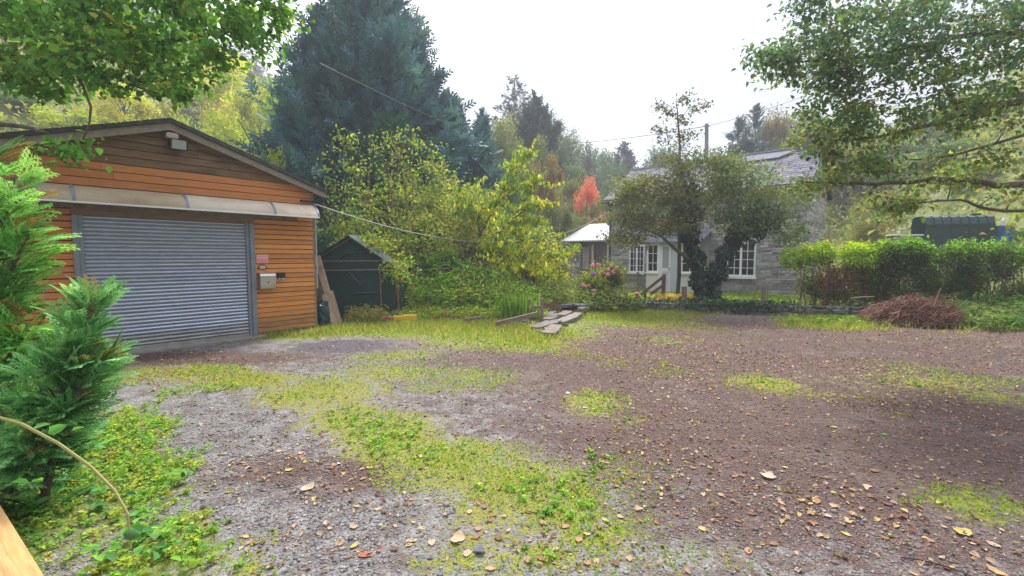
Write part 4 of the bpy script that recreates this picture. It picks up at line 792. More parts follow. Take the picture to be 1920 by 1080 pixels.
for bi, (px, r0) in enumerate(BRN):
    dy = rg.uniform(-.8,.8) if bi > 1 else 0; pts = [CQ(u,v,dy*k/(len(px)-1)) for k,(u,v) in enumerate(px)]
    pts = np.array(pts); m = len(pts); t = np.linspace(0,m-1.0001,24); ii = t.astype(int); f = (t-ii)[:,None]; q = pts[ii]*(1-f)+pts[np.minimum(ii+1,m-1)]*f; q[1:-1] = (q[:-2]+q[1:-1]+q[2:])/3
    mb.tube(q-cb, list(np.linspace(r0,.004,24)), 5); s0 = 8 if bi < 2 else 3
    for rep in range(5 if bi > 1 else 3):                        # side twigs
        for j in range(s0, 24, 3):
            a = q[j]; side = rg.normal(0,1,3)*(1,1,.35); side = side/np.linalg.norm(side)*rg.uniform(.2,.55); b = a+side+np.array([0,0,.05]); mb.tube([a-cb,(a+b)/2-cb+np.array([0,0,.04]),b-cb],[.006,.004,.002],3,False)
            k = rg.integers(7,14); f = rg.uniform(.1,1,k)[:,None]; pos.append(a*(1-f)+b*f+rg.normal(0,.012,(k,3))); d = rg.normal(0,.35,(k,3)); d[:,2] -= 1; dd.append(d)
            lowf = np.clip((2.6-a[2])/1.6,0,1); cc.append(pick(rg,((.44,.44,.045),(.36,.40,.045),(.48,.41,.045)),k) if rg.uniform() < .35+.5*lowf else pick(rg,((.21,.30,.06),(.28,.35,.06),(.17,.25,.06)),k))
mb.build('trunk', BARK, ch, True); pos = np.concatenate(pos)-cb; leaves('crown', pos, rg, .125, .40, np.concatenate(cc), ch, LEAF, np.concatenate(dd), True, upn=0)

# ---------------- overhanging trees at either side of the picture
lt = np.array([-9.2,4.2,gz(-9.2,4.2)]); LQ = lambda u,v,Y=5.6: P(u,v,Y)
btree('alder_tree', lt, 'large leafy green boughs overhanging the garage at upper left', 'tree',
    [([lt,(-9.0,4.3,2.5),(-8.4,4.6,4.6),(-7.5,5,6.4)],.2,.06),([(-8.7,4.5,3.6),LQ(-60,150),LQ(120,100),LQ(300,80),LQ(430,60)],.07,.012),([(-8.4,4.6,4.6),LQ(0,-60),LQ(200,-60,5.4),LQ(420,-30,5.4),LQ(520,20,5.4)],.07,.01),([(-8.9,4.4,3.0),LQ(-40,230,5.4),LQ(90,250,5.4)],.05,.01),([LQ(120,100),LQ(250,160,5.4),LQ(345,190,5.4)],.02,.006),([LQ(120,100),LQ(170,200,5.2),LQ(150,275,5.2)],.02,.005)],
    [EL(80,40,5.8,130,80,.9,170,.1),EL(270,40,5.6,120,65,.8,150,.1),EL(220,125,5.5,120,45,.7,80,.1),EL(420,15,5.4,85,45,.6,62,.1),EL(60,140,5.6,80,35,.6,44,.1),EL(330,150,5.4,52,36,.4,24,.1),EL(500,5,5.4,40,36,.4,16,.1),EL(470,70,5.4,38,34,.4,14,.1),EL(120,280,5.1,26,20,.2,8,0),EL(400,110,5.4,40,30,.4,16,0),EL(200,-130,5.8,330,110,1.2,90,.1),EL(55,-40,6.5,150,80,.9,60,.1)],
    dict(n=19,L=.074,asp=.74,spread=(.10,.10,.05),upn=1.3,pal=((.10,.22,.05),(.13,.27,.06),(.08,.17,.05),(.20,.30,.055),(.32,.29,.07)),w=(.3,.3,.2,.15,.05),six=True,droop=.5), 401, twig=.008)
rt = np.array([12.2,5.6,gz(12.2,5.6)]); RQ = lambda u,v,Y=7.0: P(u,v,Y)
def glare_tone(p_, cc, rg):
    f = (p_[:,[2]]-3.2)/2.5+rg.normal(0,.2,(len(p_),1)); return np.where(f > .35, pick(rg,((.075,.135,.125),(.10,.165,.14),(.125,.19,.14)),len(p_)), cc)  # upper leaves turned bluish, glare painted into the leaf colour by height
btree('alder_tree', rt, 'wide leafy tree with bare lower limbs overhanging from the right edge', 'tree',
    [([rt,(12.0,5.7,2.5),(11.4,6.0,5.0),(10.5,6.3,7.5)],.26,.07),([(11.9,5.8,3.0),RQ(1960,345),RQ(1800,335),RQ(1640,345),RQ(1500,340)],.07,.014),([(11.7,5.8,3.8),RQ(1930,190),RQ(1800,215),RQ(1680,250),RQ(1560,265)],.065,.014),([(11.5,6,4.6),RQ(1900,60),RQ(1750,80),RQ(1600,110),RQ(1440,115)],.055,.008),([(11.2,6.1,5.6),RQ(1850,-80),RQ(1650,-40),RQ(1500,20)],.05,.008),([(11.9,5.8,2.6),RQ(1940,395,6.6),RQ(1800,375,6.6),RQ(1680,385,6.6)],.035,.008),([RQ(1930,250),RQ(1790,290),RQ(1700,300)],.025,.008),([RQ(1800,215),RQ(1760,150),RQ(1690,120)],.02,.006)],
    [EL(1800,50,7,150,90,1.1,232,.1),EL(1620,90,7,110,90,1.0,192,.1),EL(1700,210,7,140,65,.9,120,.1),EL(1510,110,7,75,58,.6,80,.1),EL(1555,230,7,70,62,.6,73,.1),EL(1440,105,7,42,22,.3,22,0),EL(1620,315,6.9,65,40,.6,40,.1),EL(1530,345,6.9,40,22,.4,12,0),EL(1660,380,6.8,60,24,.4,19,.1),EL(1790,320,6.9,120,36,.6,32,.1),EL(1880,170,7,80,80,.8,67,.1),EL(1880,350,6.7,60,25,.5,9,.1),EL(1520,10,7,50,38,.5,35,.1),EL(1750,-120,7,240,90,1.2,96,.1),EL(1980,80,7,90,160,1.0,80,.1)],
    dict(n=17,L=.072,asp=.66,spread=(.11,.11,.05),upn=1.2,pal=((.10,.16,.065),(.13,.20,.065),(.085,.14,.06),(.17,.19,.06),(.15,.14,.06)),tone=glare_tone,six=True,droop=.35), 402, twig=.010)

# ---------------- foreground cypress sprays at the left edge
def spray_bush(name, loc, label, axes, seed, pal, T=FB, size=.22):
    rg = np.random.default_rng(seed); loc = np.array(loc); root = empty(name, loc, 0, label, 'shrub'); mb = MB(); pos = []; d = []; cc = []
    for (a, b, rad, n, lean) in axes:
        a = np.array(a); b = np.array(b); mid = (a+b)/2+np.array([0,0,.05]); mb.tube(bez(a-loc,mid-loc,b-loc,8), list(np.linspace(.028,.006,8)), 6)
        t = rg.uniform(.0,1,n)**.9; c = a*(1-t)[:,None]+b*t[:,None]; az = rg.uniform(0,6.283,n); rr_ = rad*(1-.75*t**1.6)*rg.uniform(.15,1,n)**.6
        ax = unit(b-a); o = np.stack([np.cos(az),np.sin(az),0*az],1); pos.append(c+o*rr_[:,None]); d.append(o*.75+ax*1.0+np.array(lean)+rg.normal(0,.25,(n,3)))
        for i in range(0, n, 5): mb.tube([c[i]-ax*rr_[i]*.8-loc,c[i]+o[i]*rr_[i]*.5-ax*rr_[i]*.3-loc,c[i]+o[i]*rr_[i]-loc],[.007,.005,.002],3,False)
        clump = pick(rg, pal, 24); cl_ = clump[(az*3.8).astype(int) % 24]*rg.uniform(.7,1.3,(n,1)); cc.append(np.where((rg.uniform(0,1,(n,1)) < .02) | ((rr_/rad < .3) & (rg.uniform(0,1,n) < .3))[:,None], np.array([[.20,.13,.065]]), cl_))
    mb.build('trunk', BARK, root, True); pos = np.concatenate(pos)-loc; d = np.concatenate(d); n = len(pos); nrm = rg.normal(0,.6,(n,3)); nrm[:,2] += 1.0
    place_fronds(T, pos, d, nrm, size*rg.uniform(.6,1.3,n), np.concatenate(cc), rg, 'crown', root, LEAF)
FQ = lambda u,v,Y=3.0: P(u,v,Y)
PALC = ((.12,.30,.11),(.16,.36,.12),(.20,.41,.12),(.09,.22,.09),(.24,.44,.17))
b0 = FQ(-60,900,3.0); b0[2] = 0
spray_bush('cypress_bush', b0, 'feathery bright green cypress bush at the left edge in front of the garage', [(b0, FQ(-45,300),.34,297,(.1,0,.1)),(FQ(-60,700),FQ(30,330),.16,93,(.25,-.1,.2)),(FQ(-40,640),FQ(55,440),.13,68,(.35,-.1,.1)),(FQ(-50,780),FQ(60,610),.13,68,(.4,-.2,.1)),(FQ(-60,880,2.9),FQ(40,740,2.8),.15,74,(.4,-.2,.0)),(b0,FQ(-160,300,3.3),.45,186,(0,0,.2))], 501, PALC, size=.215)
b1 = FQ(70,850,2.75); b1[2] = .0
spray_bush('cypress_bush', b1, 'leaning feathery cypress branch in front of the left end of the shutter', [(b1,FQ(145,660,2.85),.10,93,(.15,-.05,.2)),(FQ(120,740,2.8),FQ(175,560,2.9),.085,105,(.2,-.05,.3)),(FQ(135,770,2.8),FQ(190,670,2.85),.09,68,(.3,-.1,.2)),(FQ(50,900,2.75),FQ(130,760,2.8),.13,130,(.15,-.2,-.1)),(FQ(20,920,2.8),FQ(90,800,2.75),.15,111,(.1,-.3,-.2)),(FQ(60,800,2.8),FQ(110,650,2.85),.10,80,(.2,-.1,.1))], 502, ((.12,.29,.14),(.16,.35,.19),(.21,.41,.23),(.08,.19,.08)), size=.19)

# ---------------- hedges on the right
def hedge(name, x0, x1, y0, y1, z1, label, seed, n, L0, fn, bump=.12):
    rg = np.random.default_rng(seed); b = np.array([(x0+x1)/2,(y0+y1)/2,0]); root = empty(name, b, 0, label, 'hedge'); mb = MB()
    for k in range(int((x1-x0)*11)):
        x = rg.uniform(x0+.1,x1-.1); y = rg.uniform(y0+.1,y1-.2); zz = gz(x,y); mb.tube([(x-b[0],y-b[1],zz-.05),(x-b[0]+rg.normal(0,.12),y-b[1]+rg.normal(0,.12),z1*.5),(x-b[0]+rg.normal(0,.3),y-b[1]+rg.normal(0,.25),z1*.97)],[.02,.012,.004],4,False)
    mb.build('stems', TWIG, root); pos = []; nl = int((x1-x0)*9)
    for k in range(nl):                                    # many overlapping rounded sprays of uneven size
        f = rg.uniform(0,1); r_ = rg.uniform(.16,.36); cz = (z1-r_*.8)*(1-.10*rg.uniform()) if f < .45 else rg.uniform(.25,.9)*z1
        c = (rg.uniform(x0+.1,x1-.1), y0+r_*.8+rg.uniform(0,.18)+(rg.uniform(0,.6) if f < .45 else 0), cz); m = int(n/nl*(r_/.26)**2)
        pos.append(inell(rg, c, (r_*1.3,r_,r_), m, .45)+rg.normal(0,.05,(m,3)))
    m = n//4; fz = rg.uniform(.05,1,m); pos.append(np.stack([rg.uniform(x0,x1,m), y0+.15+rg.uniform(0,1,m)**2*(y1-y0-.15), fz*z1*.95],1))
    for k in range(int((x1-x0)*7)):                        # loose shoots
        a = np.array([rg.uniform(x0,x1), rg.uniform(y0+.1,y0+.7), z1*.93]); t = rg.uniform(0,1,18)[:,None]; e = a+np.array([rg.normal(0,.12),rg.normal(0,.1),rg.uniform(.1,.32)]); pos.append(a*(1-t)+e*t+rg.normal(0,.02,(18,3)))
    pos = np.concatenate(pos); cc = fn(pos, rg); leaves('foliage', pos-b, rg, L0, .6, cc, root, LEAF)
h0 = G(1512,592); HY = h0[1]
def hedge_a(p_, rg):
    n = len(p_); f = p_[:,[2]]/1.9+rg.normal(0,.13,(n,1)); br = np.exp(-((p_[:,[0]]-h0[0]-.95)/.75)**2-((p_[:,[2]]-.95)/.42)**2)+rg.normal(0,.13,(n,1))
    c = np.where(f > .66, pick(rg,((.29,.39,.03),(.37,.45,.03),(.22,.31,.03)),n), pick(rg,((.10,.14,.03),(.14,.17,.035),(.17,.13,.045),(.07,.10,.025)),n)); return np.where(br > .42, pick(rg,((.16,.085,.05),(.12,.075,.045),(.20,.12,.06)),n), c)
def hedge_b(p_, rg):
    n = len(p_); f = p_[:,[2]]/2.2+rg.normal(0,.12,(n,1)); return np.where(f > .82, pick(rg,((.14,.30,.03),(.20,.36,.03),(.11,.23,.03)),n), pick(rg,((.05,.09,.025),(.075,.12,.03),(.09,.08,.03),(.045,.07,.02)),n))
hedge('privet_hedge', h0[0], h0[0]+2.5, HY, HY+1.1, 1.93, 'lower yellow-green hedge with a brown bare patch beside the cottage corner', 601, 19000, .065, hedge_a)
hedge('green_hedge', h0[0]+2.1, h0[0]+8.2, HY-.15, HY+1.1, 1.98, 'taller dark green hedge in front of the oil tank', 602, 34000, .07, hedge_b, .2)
# brush heap
hb = G(1735,612); heap = empty('brush_heap', hb, 0, 'rounded heap of reddish brown cut twigs in front of the hedge', 'brush heap'); rg = np.random.default_rng(603); mb = MB()
for k in range(1150):
    a = rg.uniform(0,6.283); q = rg.uniform(0,1)**.6; x, y = math.cos(a)*q*1.15, math.sin(a)*q*.65+.35; h = .62*max(0,1-q*q)**.8; l = rg.uniform(.25,.8); th = rg.normal(0,.5)+(0 if rg.uniform() < .8 else 1.5)
    z0 = rg.uniform(.0,1)**.5*h+.02; dx, dy = math.cos(th)*l/2, math.sin(th)*l/2; dz = rg.normal(0,.05)-.0
    mb.tube([(x-dx,y-dy,max(.01,z0-.10*l-dz)),(x,y,z0+.06),(x+dx,y+dy,max(.01,z0-.10*l+dz))],[.007,.006,.003],3,False)
for k in range(90):
    a = rg.uniform(0,6.283); q = rg.uniform(.1,1); x, y = math.cos(a)*q*1.2, math.sin(a)*q*.6+.3; h = .55*max(0,1-q*q)**.8; e = (x+rg.normal(0,.4), y+rg.normal(0,.25)-.1, h+rg.uniform(-.05,.30)); mb.tube([(x,y,h*.6),((x+e[0])/2,(y+e[1])/2,(h+e[2])/2+.05),(e[0],e[1],max(.02,e[2]))],[.008,.006,.003],3,False)
mb.build('twigs', TWIG, heap)
for (u0,v0,u1,v1,lab) in ((1750,575,1764,540,'pale stick poking up out of the brush heap'),(1595,559,1640,556,'thin pale cane lying level left of the brush heap')):
    a = P(u0,v0,10.2 if u0 > 1700 else 11.4); b = P(u1,v1,10.1 if u0 > 1700 else 11.2); tag(MB().tube([a,(a+b)/2+.01,b],[.012,.011,.007],5).build('stick', PALEWOOD), lab, 'stick')

# ---------------- low garden wall with ivy, posts, rail, slabs
wv = WL1-WL0; wa = math.atan2(wv[1],wv[0]); wl = float(np.linalg.norm(wv[:2])); gw = empty('garden_wall', (WL0[0],WL0[1],0), wa, 'low mossy rubble wall with ivy along the edge of the yard', 'wall')
MB().box(0,wl,.04,.28,-.1,.20).build('wall_core', RSTONE, gw)
for _, me in cubes: pass
cub2 = []
for k in range(6):
    mb = MB().ball((0,0,0),.5,8,5); mb.V = [(np.sign(x)*abs(2*x)**.6*.5+rs.uniform(-.05,.05),np.sign(y)*abs(2*y)**.6*.5+rs.uniform(-.05,.05),np.sign(z_)*abs(2*z_)**.6*.5+rs.uniform(-.05,.05)) for x,y,z_ in mb.V]; me = mb.mesh('wall_stone'); me.materials.append(RSTONE); cub2.append(me)
x = 0; k = 0
for row, (zc, hh, yy) in enumerate(((.02,.14,.03),(.14,.13,.04),(.235,.10,.14))):
    x = -.1*row
    while x < wl:
        l = rs.uniform(.14,.42); o = link('wall_stone', cub2[k % 6], None, gw); o.location = (x+l/2, yy+rs.uniform(-.03,.03), zc+rs.uniform(-.015,.015)); o.scale = (l,.16 if row < 2 else .3,hh); o.rotation_euler = (rs.uniform(-.1,.1),rs.uniform(-.08,.08),rs.uniform(-.1,.1)); x += l+.01; k += 1
rg = np.random.default_rng(610); n = 7500; x = rg.uniform(-.3,wl,n); dens = .5+.5*np.sin(x*1.7+1)+1.2*np.exp(-((x-3.2)/1.2)**2); kp = rg.uniform(0,1.7,n) < dens; x = x[kp]; n = len(x)
pos = np.stack([x, rg.uniform(-.15,.5,n), .22+rg.uniform(0,.16,n)-.25*(rg.uniform(0,1,n)**4)],1); leaves('ivy', pos, rg, .075, .85, pick(rg,((.03,.07,.03),(.05,.10,.035),(.09,.14,.03),(.06,.12,.05)),n), gw, IVYM, six=True)
def post(u, v0, v1, Y, wd, label, name='fence_post', mat=GREYWOOD, lean=0):
    a = P(u,v0,Y); b = P(u+lean,v1,Y); a[2] = gz(a[0],a[1])-.08; o = MB().beam(a, b, wd, wd, taper=.93).build(name, mat); return tag(o, label, 'post')
post(1432,566,537,13.2,.09,'stout wooden post standing alone before the cottage window')
post(1440,566,539,13.25,.035,'thin grey stake right beside the lone wooden post',mat=CONC)
post(1283,565,537,14.0,.13,'ivy-covered stump post left of the ivy tree')
post(1016,600,559,10.9,.085,'wooden post at the end of the broken rail by the slabs'); post(994,588,561,11.1,.085,'shorter wooden post left of the broken rail')
post(1174,572,549,13.6,.06,'short grey stub post left of the handrail')
rl = empty('wooden_rail', G(1016,598), 0, 'broken horizontal timber rail between the small posts by the slabs', 'rail'); o_ = np.array(rl.location)
MB().beam(P(990,576,11.0)-o_, P(1022,576,10.9)-o_, .04, .07).build('rail', GREYWOOD, rl); MB().beam(P(1018,571,10.95)-o_, P(1052,577,11.2)-o_, .05, .11).build('rail', BROWNP, rl)
hr = empty('handrail', G(1243,563), 0, 'sloping wooden handrail with two posts before the cottage porch', 'handrail'); o_ = np.array(hr.location)
for a, b, wd in ((P(1243,566,14.6),P(1245,514,14.6),.10),(P(1209,566,14.9),P(1209,543,14.9),.08)): a[2] = 0; MB().beam(a-o_, b-o_, wd, wd).build('post', BROWNP, hr)
for (u0,v0,u1,v1) in ((1202,552,1246,517),(1220,552,1246,533)): MB().beam(P(u0,v0,14.75)-o_, P(u1,v1,14.55)-o_, .05, .09).build('rail', BROWNP, hr)
fb = empty('board_fence', P(1183,540,17.5)*np.array([1,1,0]), 0, 'short grey board fence between the pink bush and the porch', 'fence'); o_ = np.array(fb.location)
for v in (516,525): MB().beam(P(1160,v,17.5)-o_, P(1203,v+1,17.3)-o_, .04, .14).build('board', GREYWOOD, fb)
for u in (1166,1196): MB().beam((P(u,545,17.45)*np.array([1,1,0]))-o_, P(u,510,17.45)-o_, .08, .08).build('post', GREYWOOD, fb)
for (u0,v0,u1,v1,Y,wd,lab) in ((1124,563,1168,529,13.7,.09,'long broken pale timber leaning across the pink bush'),(1126,549,1142,537,13.6,.10,'short broken timber stub beside the pink bush')):
    tag(MB().beam(P(u0,v0,Y), P(u1,v1,Y+.1), wd, .06).build('timber', PALEWOOD), lab, 'timber')
def slab(u0, v0, u1, v1, wd, th, z, label, mat=SLAB, name='stone_slab', tilt=0.0):
    a = G(u0,v0,z); b = G(u1,v1,z+tilt); a[2] -= th/2; b[2] -= th/2
    mb = MB(); t = unit((b-a)[None])[0]; s = np.array([t[1],-t[0],0]); s /= np.linalg.norm(s); n = 7; top = []; bot = []
    for sgn in (1,-1):
        for k in (range(n) if sgn > 0 else range(n-1,-1,-1)):
            f = k/(n-1); p_ = a+(b-a)*f+s*sgn*wd/2*(1+rs.uniform(-.3,.12))*(.72 if k in (0,n-1) else 1); top.append(p_+np.array([0,0,th/2+rs.uniform(-.008,.008)])); bot.append(p_+s*sgn*.01-np.array([0,0,th/2]))
    m = len(top); mb.add(top+bot, [tuple(range(m-1,-1,-1)), tuple(range(m,2*m))]+[(i,(i+1) % m,(i+1) % m+m,i+m) for i in range(m)]); return tag(mb.build(name, mat), label, 'slab')
slab(1002,613,1044,599,.38,.14,.09,'thick near stone slab with yellow lichen at the edge of the yard',tilt=.02)
slab(1050,603,1086,586,.34,.12,.09,'longest pale stone slab sloping back at the edge of the yard',tilt=.06)
slab(1030,624,1042,608,.35,.09,.09,'small broken slab at the near end of the longest slab')
slab(1025,598,1050,588,.3,.06,.14,'grey slate piece left of the longest slab'); slab(1052,590,1066,582,.28,.05,.16,'thin slate flake in the middle of the slab pile')
slab(1055,572,1088,566,.35,.07,.28,'dark tilted slate at the back of the slab pile',SLATE,tilt=-.08); slab(1082,571,1112,568,.3,.05,.28,'pale flat slate at the back right of the pile',SLATE); slab(1088,578,1102,573,.22,.1,.22,'blocky grey stone on the back of the slab pile')
slab(1022,590,1040,583,.2,.05,.12,'narrow slate by the foot of the broken rail',SLATE)
tag(MB().beam(P(930,607,9.9),P(1008,588,10.2),.06,.09).build('timber', GREYWOOD), 'long grey timber baulk running in front of the iris clump', 'timber'); tag(MB().beam(P(872,600,10.5),P(905,595,10.9),.06,.07).build('timber', GREYWOOD), 'dark rotten timber end half hidden in the weeds', 'timber')
for k, (u, v, l, lab) in enumerate([(1012,626,.20,'small mossy stone at the near foot of the slabs'),(1060,612,.18,'half buried stone right of the near slabs'),(1075,596,.22,'rough stone wedged beside the longest slab'),(1036,585,.20,'dark stone below the broken rail'),(1105,577,.24,'mossy stone at the back right of the slab pile'),(985,606,.26,'dark wet stone under the near slab edge'),(1068,577,.2,'grey stone on top of the slab pile')]):
    q = G(u,v); o = link('rubble_stone', cub2[k % 6]); o.location = (q[0],q[1],gz(q[0],q[1])+.04); o.scale = (l,l*.7,l*.5); o.rotation_euler = (.1*k,.2,k*1.3); tag(o, lab, 'stone')
# scraps in the grass before the shed
yb = G(752,606); yo = empty('yellow_scrap', yb, .1, 'yellow and orange plastic scrap lying in the grass', 'scrap'); MB().prism([(-.16,.06),(.20,.07),(.36,.09),(.36,.19),(.16,.20),(-.02,.17),(-.16,.18)], -.05, .06, 1).build('body', YELLOWP, yo)
for k in range(3): MB().box(-.13+k*.1,-.09+k*.1,-.065,-.05,.03,.12).build('rib', YELLOWP, yo)
for k,(u,v,lab) in enumerate(((722,604,'red brick lying left of the yellow plastic scrap'),(736,605,'red brick touching the yellow plastic scrap'))):
    q = G(u,v); o = MB().bbox(-.11,.11,-.05,.05,0,.068,.006).build('brick', BRICK); o.location = (q[0],q[1],.07); o.rotation_euler = (0,.05,.2-k*.5); tag(o, lab, 'brick')
q = G(733,600); o = MB().prism([(-.16,0),(.16,0),(.15,.14),(.02,.17),(-.12,.12)], -.07,.08,1).build('grey_stone', SLAB); o.location = (q[0],q[1]+.12,.02); tag(o,'rounded grey stone behind the red bricks','stone')
# flowers
fbp = P(1130,560,13.9); fbp[2] = gz(fbp[0],fbp[1]); hyd = btree('hydrangea_bush', fbp, 'round hydrangea bush with pink flower heads left of the porch', 'shrub', [([fbp,P(1120,520,13.9)],.03,.01),([fbp,P(1145,515,13.9)],.03,.01)], [EL(1130,525,13.9,38,32,.5,55,.3),EL(1100,535,13.8,25,22,.4,20,.3),EL(1150,510,13.9,18,20,.3,14,.3)],
    dict(n=34,L=.085,asp=.6,spread=(.12,.12,.10),pal=((.15,.20,.04),(.20,.25,.05),(.25,.24,.05),(.11,.15,.035)),six=True), 620, barkm=TWIG)
PETAL = pmat('pink_petal', (.55,.16,.22), (.72,.30,.36), 30, .7, vary=.3, bump=.6); PURP = pmat('purple_petal', (.22,.07,.42), (.32,.12,.55), 30, .7, vary=.1, bump=.6)
for k,(u,v) in enumerate([(1113,514),(1156,503),(1147,497),(1092,535),(1106,536),(1163,520),(1140,515),(1130,511),(1122,497),(1112,498),(1150,510),(1161,512),(1113,546),(1140,506)]):
    q = P(u,v,13.35+.15*(k % 3))-fbp; mb = MB(); rg = np.random.default_rng(630+k)
    for j in range(16): d = unit(rg.normal(0,1,(1,3)))[0]; mb.ball(q+d*.05, .028, 5, 3)
    mb.build('flower_head', PURP if k == 0 else PETAL, hyd)
for (u,v,Y,lab) in ((1194,553,13.7,'pink flower head low beside the short stub post'),):
    mb = MB(); q = P(u,v,Y); rg = np.random.default_rng(650)
    for j in range(16): d = unit(rg.normal(0,1,(1,3)))[0]; mb.ball(q+d*.06, .035, 5, 3)
    o = mb.build('flower', PETAL); tag(o, lab, 'flower'); st = MB().tube([q-np.array([0,0,q[2]-gz(q[0],q[1])]),q],.008,4).build('stem', TWIG, o)
# irises
ib = P(972,592,11.2); ib[2] = gz(ib[0],ib[1]); ir = empty('iris_clump', ib, 0, 'upright clump of sword-like bright green iris leaves', 'plant'); rg = np.random.default_rng(640); n = 170
for k in range(1):
    a = np.stack([rg.normal(0,.26,n),rg.normal(0,.12,n),np.zeros(n)],1); d = np.stack([rg.normal(0,.16,n),rg.normal(0,.16,n),np.ones(n)],1); nr_ = np.stack([rg.normal(0,.4,n),-np.ones(n),0*a[:,0]],1); Ln = rg.uniform(.45,.75,n); V, Fa, kk = leaf_geo(a,d,nr_,Ln,np.full(n,.035),True); link('blades', fast('blades',V,Fa,np.repeat(pick(rg,((.18,.30,.05),(.24,.36,.06),(.14,.24,.04)),n),kk,0)), LEAF, ir)

# ---------------- oil tank and neighbours
tk = P(1783,440,16.6); tz = 1.55; tank = empty('oil_tank', (tk[0],tk[1],tz), R(-14), 'dark green ribbed oil tank showing above the hedge', 'oil tank'); TW = 1.02; top = P(1783,408,16.6)[2]-tz
prof = [(-.36,0),(.36,0),(.42,.15),(.42,top-.30),(.36,top-.06),(.2,top),(-.2,top),(-.36,top-.06),(-.42,top-.30),(-.42,.15)]
MB().prism(prof, -TW, TW, 0).build('body', TANK, tank)
for k in range(8): x = -TW+.1+k*(2*TW-.2)/7.; MB().prism([(y_*1.03, z_*1.0+(.05 if z_ > .5 else 0)) for y_,z_ in prof], x-.10, x+.10, 0).build('rib', TANK, tank)
MB().box(-TW,TW,-.46,.46,top-.32,top-.27).build('seam', TANK, tank); MB().tube([(.7,0,top),(.7,0,top+.13)],.14,10).build('filler_cap', TANK, tank)
for x in (-.8,0,.8): MB().box(x-.12,x+.12,-.35,.35,-1.2,-.005).build('block_pier', CONC, tank)
wb = P(1695,448,15.2); wbx = empty('white_box', (wb[0],wb[1],wb[2]-.16), R(-10), 'pale grey flat-lidded box above the hedge left of the oil tank', 'box'); MB().bbox(-.36,.36,-.25,.25,-.1,.26,.01).bbox(-.3,.3,-.2,.2,-1.9,-.1,.01).build('body', CONC, wbx); MB().bbox(-.39,.39,-.28,.28,.262,.30,.01).build('lid', WHITE, wbx)
bp_ = P(1881,430,16.0); bt = empty('blue_tub', (bp_[0],bp_[1],bp_[2]-.2), 0, 'small blue plastic tub with white hook right of the oil tank', 'tub'); MB().tube([(0,0,-1.3),(0,0,.05),(0,0,.32)],[.22,.26,.30],14).build('body', BLUEP, bt)
MB().tube([(-.04,0,.32),(-.06,0,.5),(0,0,.58),(.12,0,.56)],.02,6).build('hook', WHITE, bt)
pb = P(1556,445,12.9); tag(MB().beam((pb[0],pb[1],0),P(1557,428,12.9),.09,.07).build('fence_post', PALEWOOD), 'pale post sticking out of the yellow-green hedge by the cottage end wall', 'post')

# ---------------- pole and wires
pz_ = np.array([PX(1325,30),30,gz(PX(1325,30),30)-.3]); pt_ = P(1325,232,30); up_ = empty('utility_pole', pz_, 0, 'grey wooden utility pole rising behind the cottage', 'utility pole')
MB().tube([(0,0,0),pt_-pz_],[.15,.11],10).build('pole', pmat('weathered_pole',(.16,.14,.13),(.24,.21,.19),6,.85), up_); MB().beam(pt_-pz_+(-.2,0,-.15),pt_-pz_+(.2,0,-.15),.06,.06).build('bracket', FRAME, up_)
def wire(a, b, sag, r_, label, mat=CABLED):
    a = np.array(a); b = np.array(b); t = np.linspace(0,1,40)[:,None]; q = a*(1-t)+b*t; q[:,2] -= (4*sag*t*(1-t))[:,0]; tag(MB().tube(q, r_, 5).build('overhead_cable', mat), label, 'cable')
wire(pt_-(0,0,.15), P(1005,272,44), .25, .02, 'thin dark wire running left from the utility pole across the sky'); wire(pt_-(0,0,.15), P(1560,160,24), .15, .016, 'thin dark wire running up right from the utility pole')
wire(P(600,118,14), P(920,262,27), .15, .005, 'thin pale wire slanting across the dark cypresses', CABLE)
ge = Matrix.Translation(Vector(GC)) @ Matrix.Rotation(GA,4,'Z') @ Vector((.03,-.02,2.72)); he = Matrix.Translation((C2[0],C2[1],0)) @ Matrix.Rotation(CA,4,'Z') @ Vector((-LEN,-.05,3.75))
wire(ge, he, 1.15, .0095, 'thick pale cable sagging from the garage corner to the cottage', CABLE)
ge2 = Matrix.Translation(Vector(GC)) @ Matrix.Rotation(GA,4,'Z'); tag(MB().tube([ge2 @ Vector((.035,-.02,.9)),ge2 @ Vector((.035,-.02,2.70)),ge],.012,6).build('conduit', CABLE), 'thin grey conduit running up the garage corner', 'conduit')

# ---------------- foreground pieces
a, b = G(-60,850,.22), G(92,1095,.22); s = np.array([-(b-a)[1],(b-a)[0],0]); s /= np.linalg.norm(s); s = s if s[0] < 0 else -s; c_ = (a+b)/2+s*.15
sl_ = float(np.linalg.norm(b-a))*1.4; sb_ = MB().bbox(0,sl_,-.15,.15,-.11,.11,.012).build('timber_sleeper', pmat('ochre_sawn_timber', (.36,.20,.07), (.52,.32,.12), 3.5, .75, (1,16,16), .02, .5, 7, stain=(.22,.12,.05), stain_s=1.3, stain_lo=.55, world=False)); sb_.location = a+s*.15-np.array([0,0,.11]); sb_.rotation_euler = (0,0,math.atan2((b-a)[1],(b-a)[0]))
tag(sb_, 'ochre sawn timber sleeper in the bottom left corner', 'sleeper')
bs = [P(-40,772,2.3),P(40,795,2.25),P(110,832,2.2),P(170,875,2.15),P(215,920,2.1),P(240,965,2.05),P(244,1010,2.0)]; bs[-1][2] = max(bs[-1][2]-.05, 0)
brm = empty('bramble_stem', bs[-1], 0, 'arching green bramble stem across the lower left corner', 'bramble'); o_ = np.array(brm.location); MB().tube([p_-o_ for p_ in bs],[.008,.008,.0075,.007,.0065,.006,.004],6).build('stem', pmat('green_stem',(.22,.22,.05),(.28,.24,.06),20,.6,bump=.1), brm)
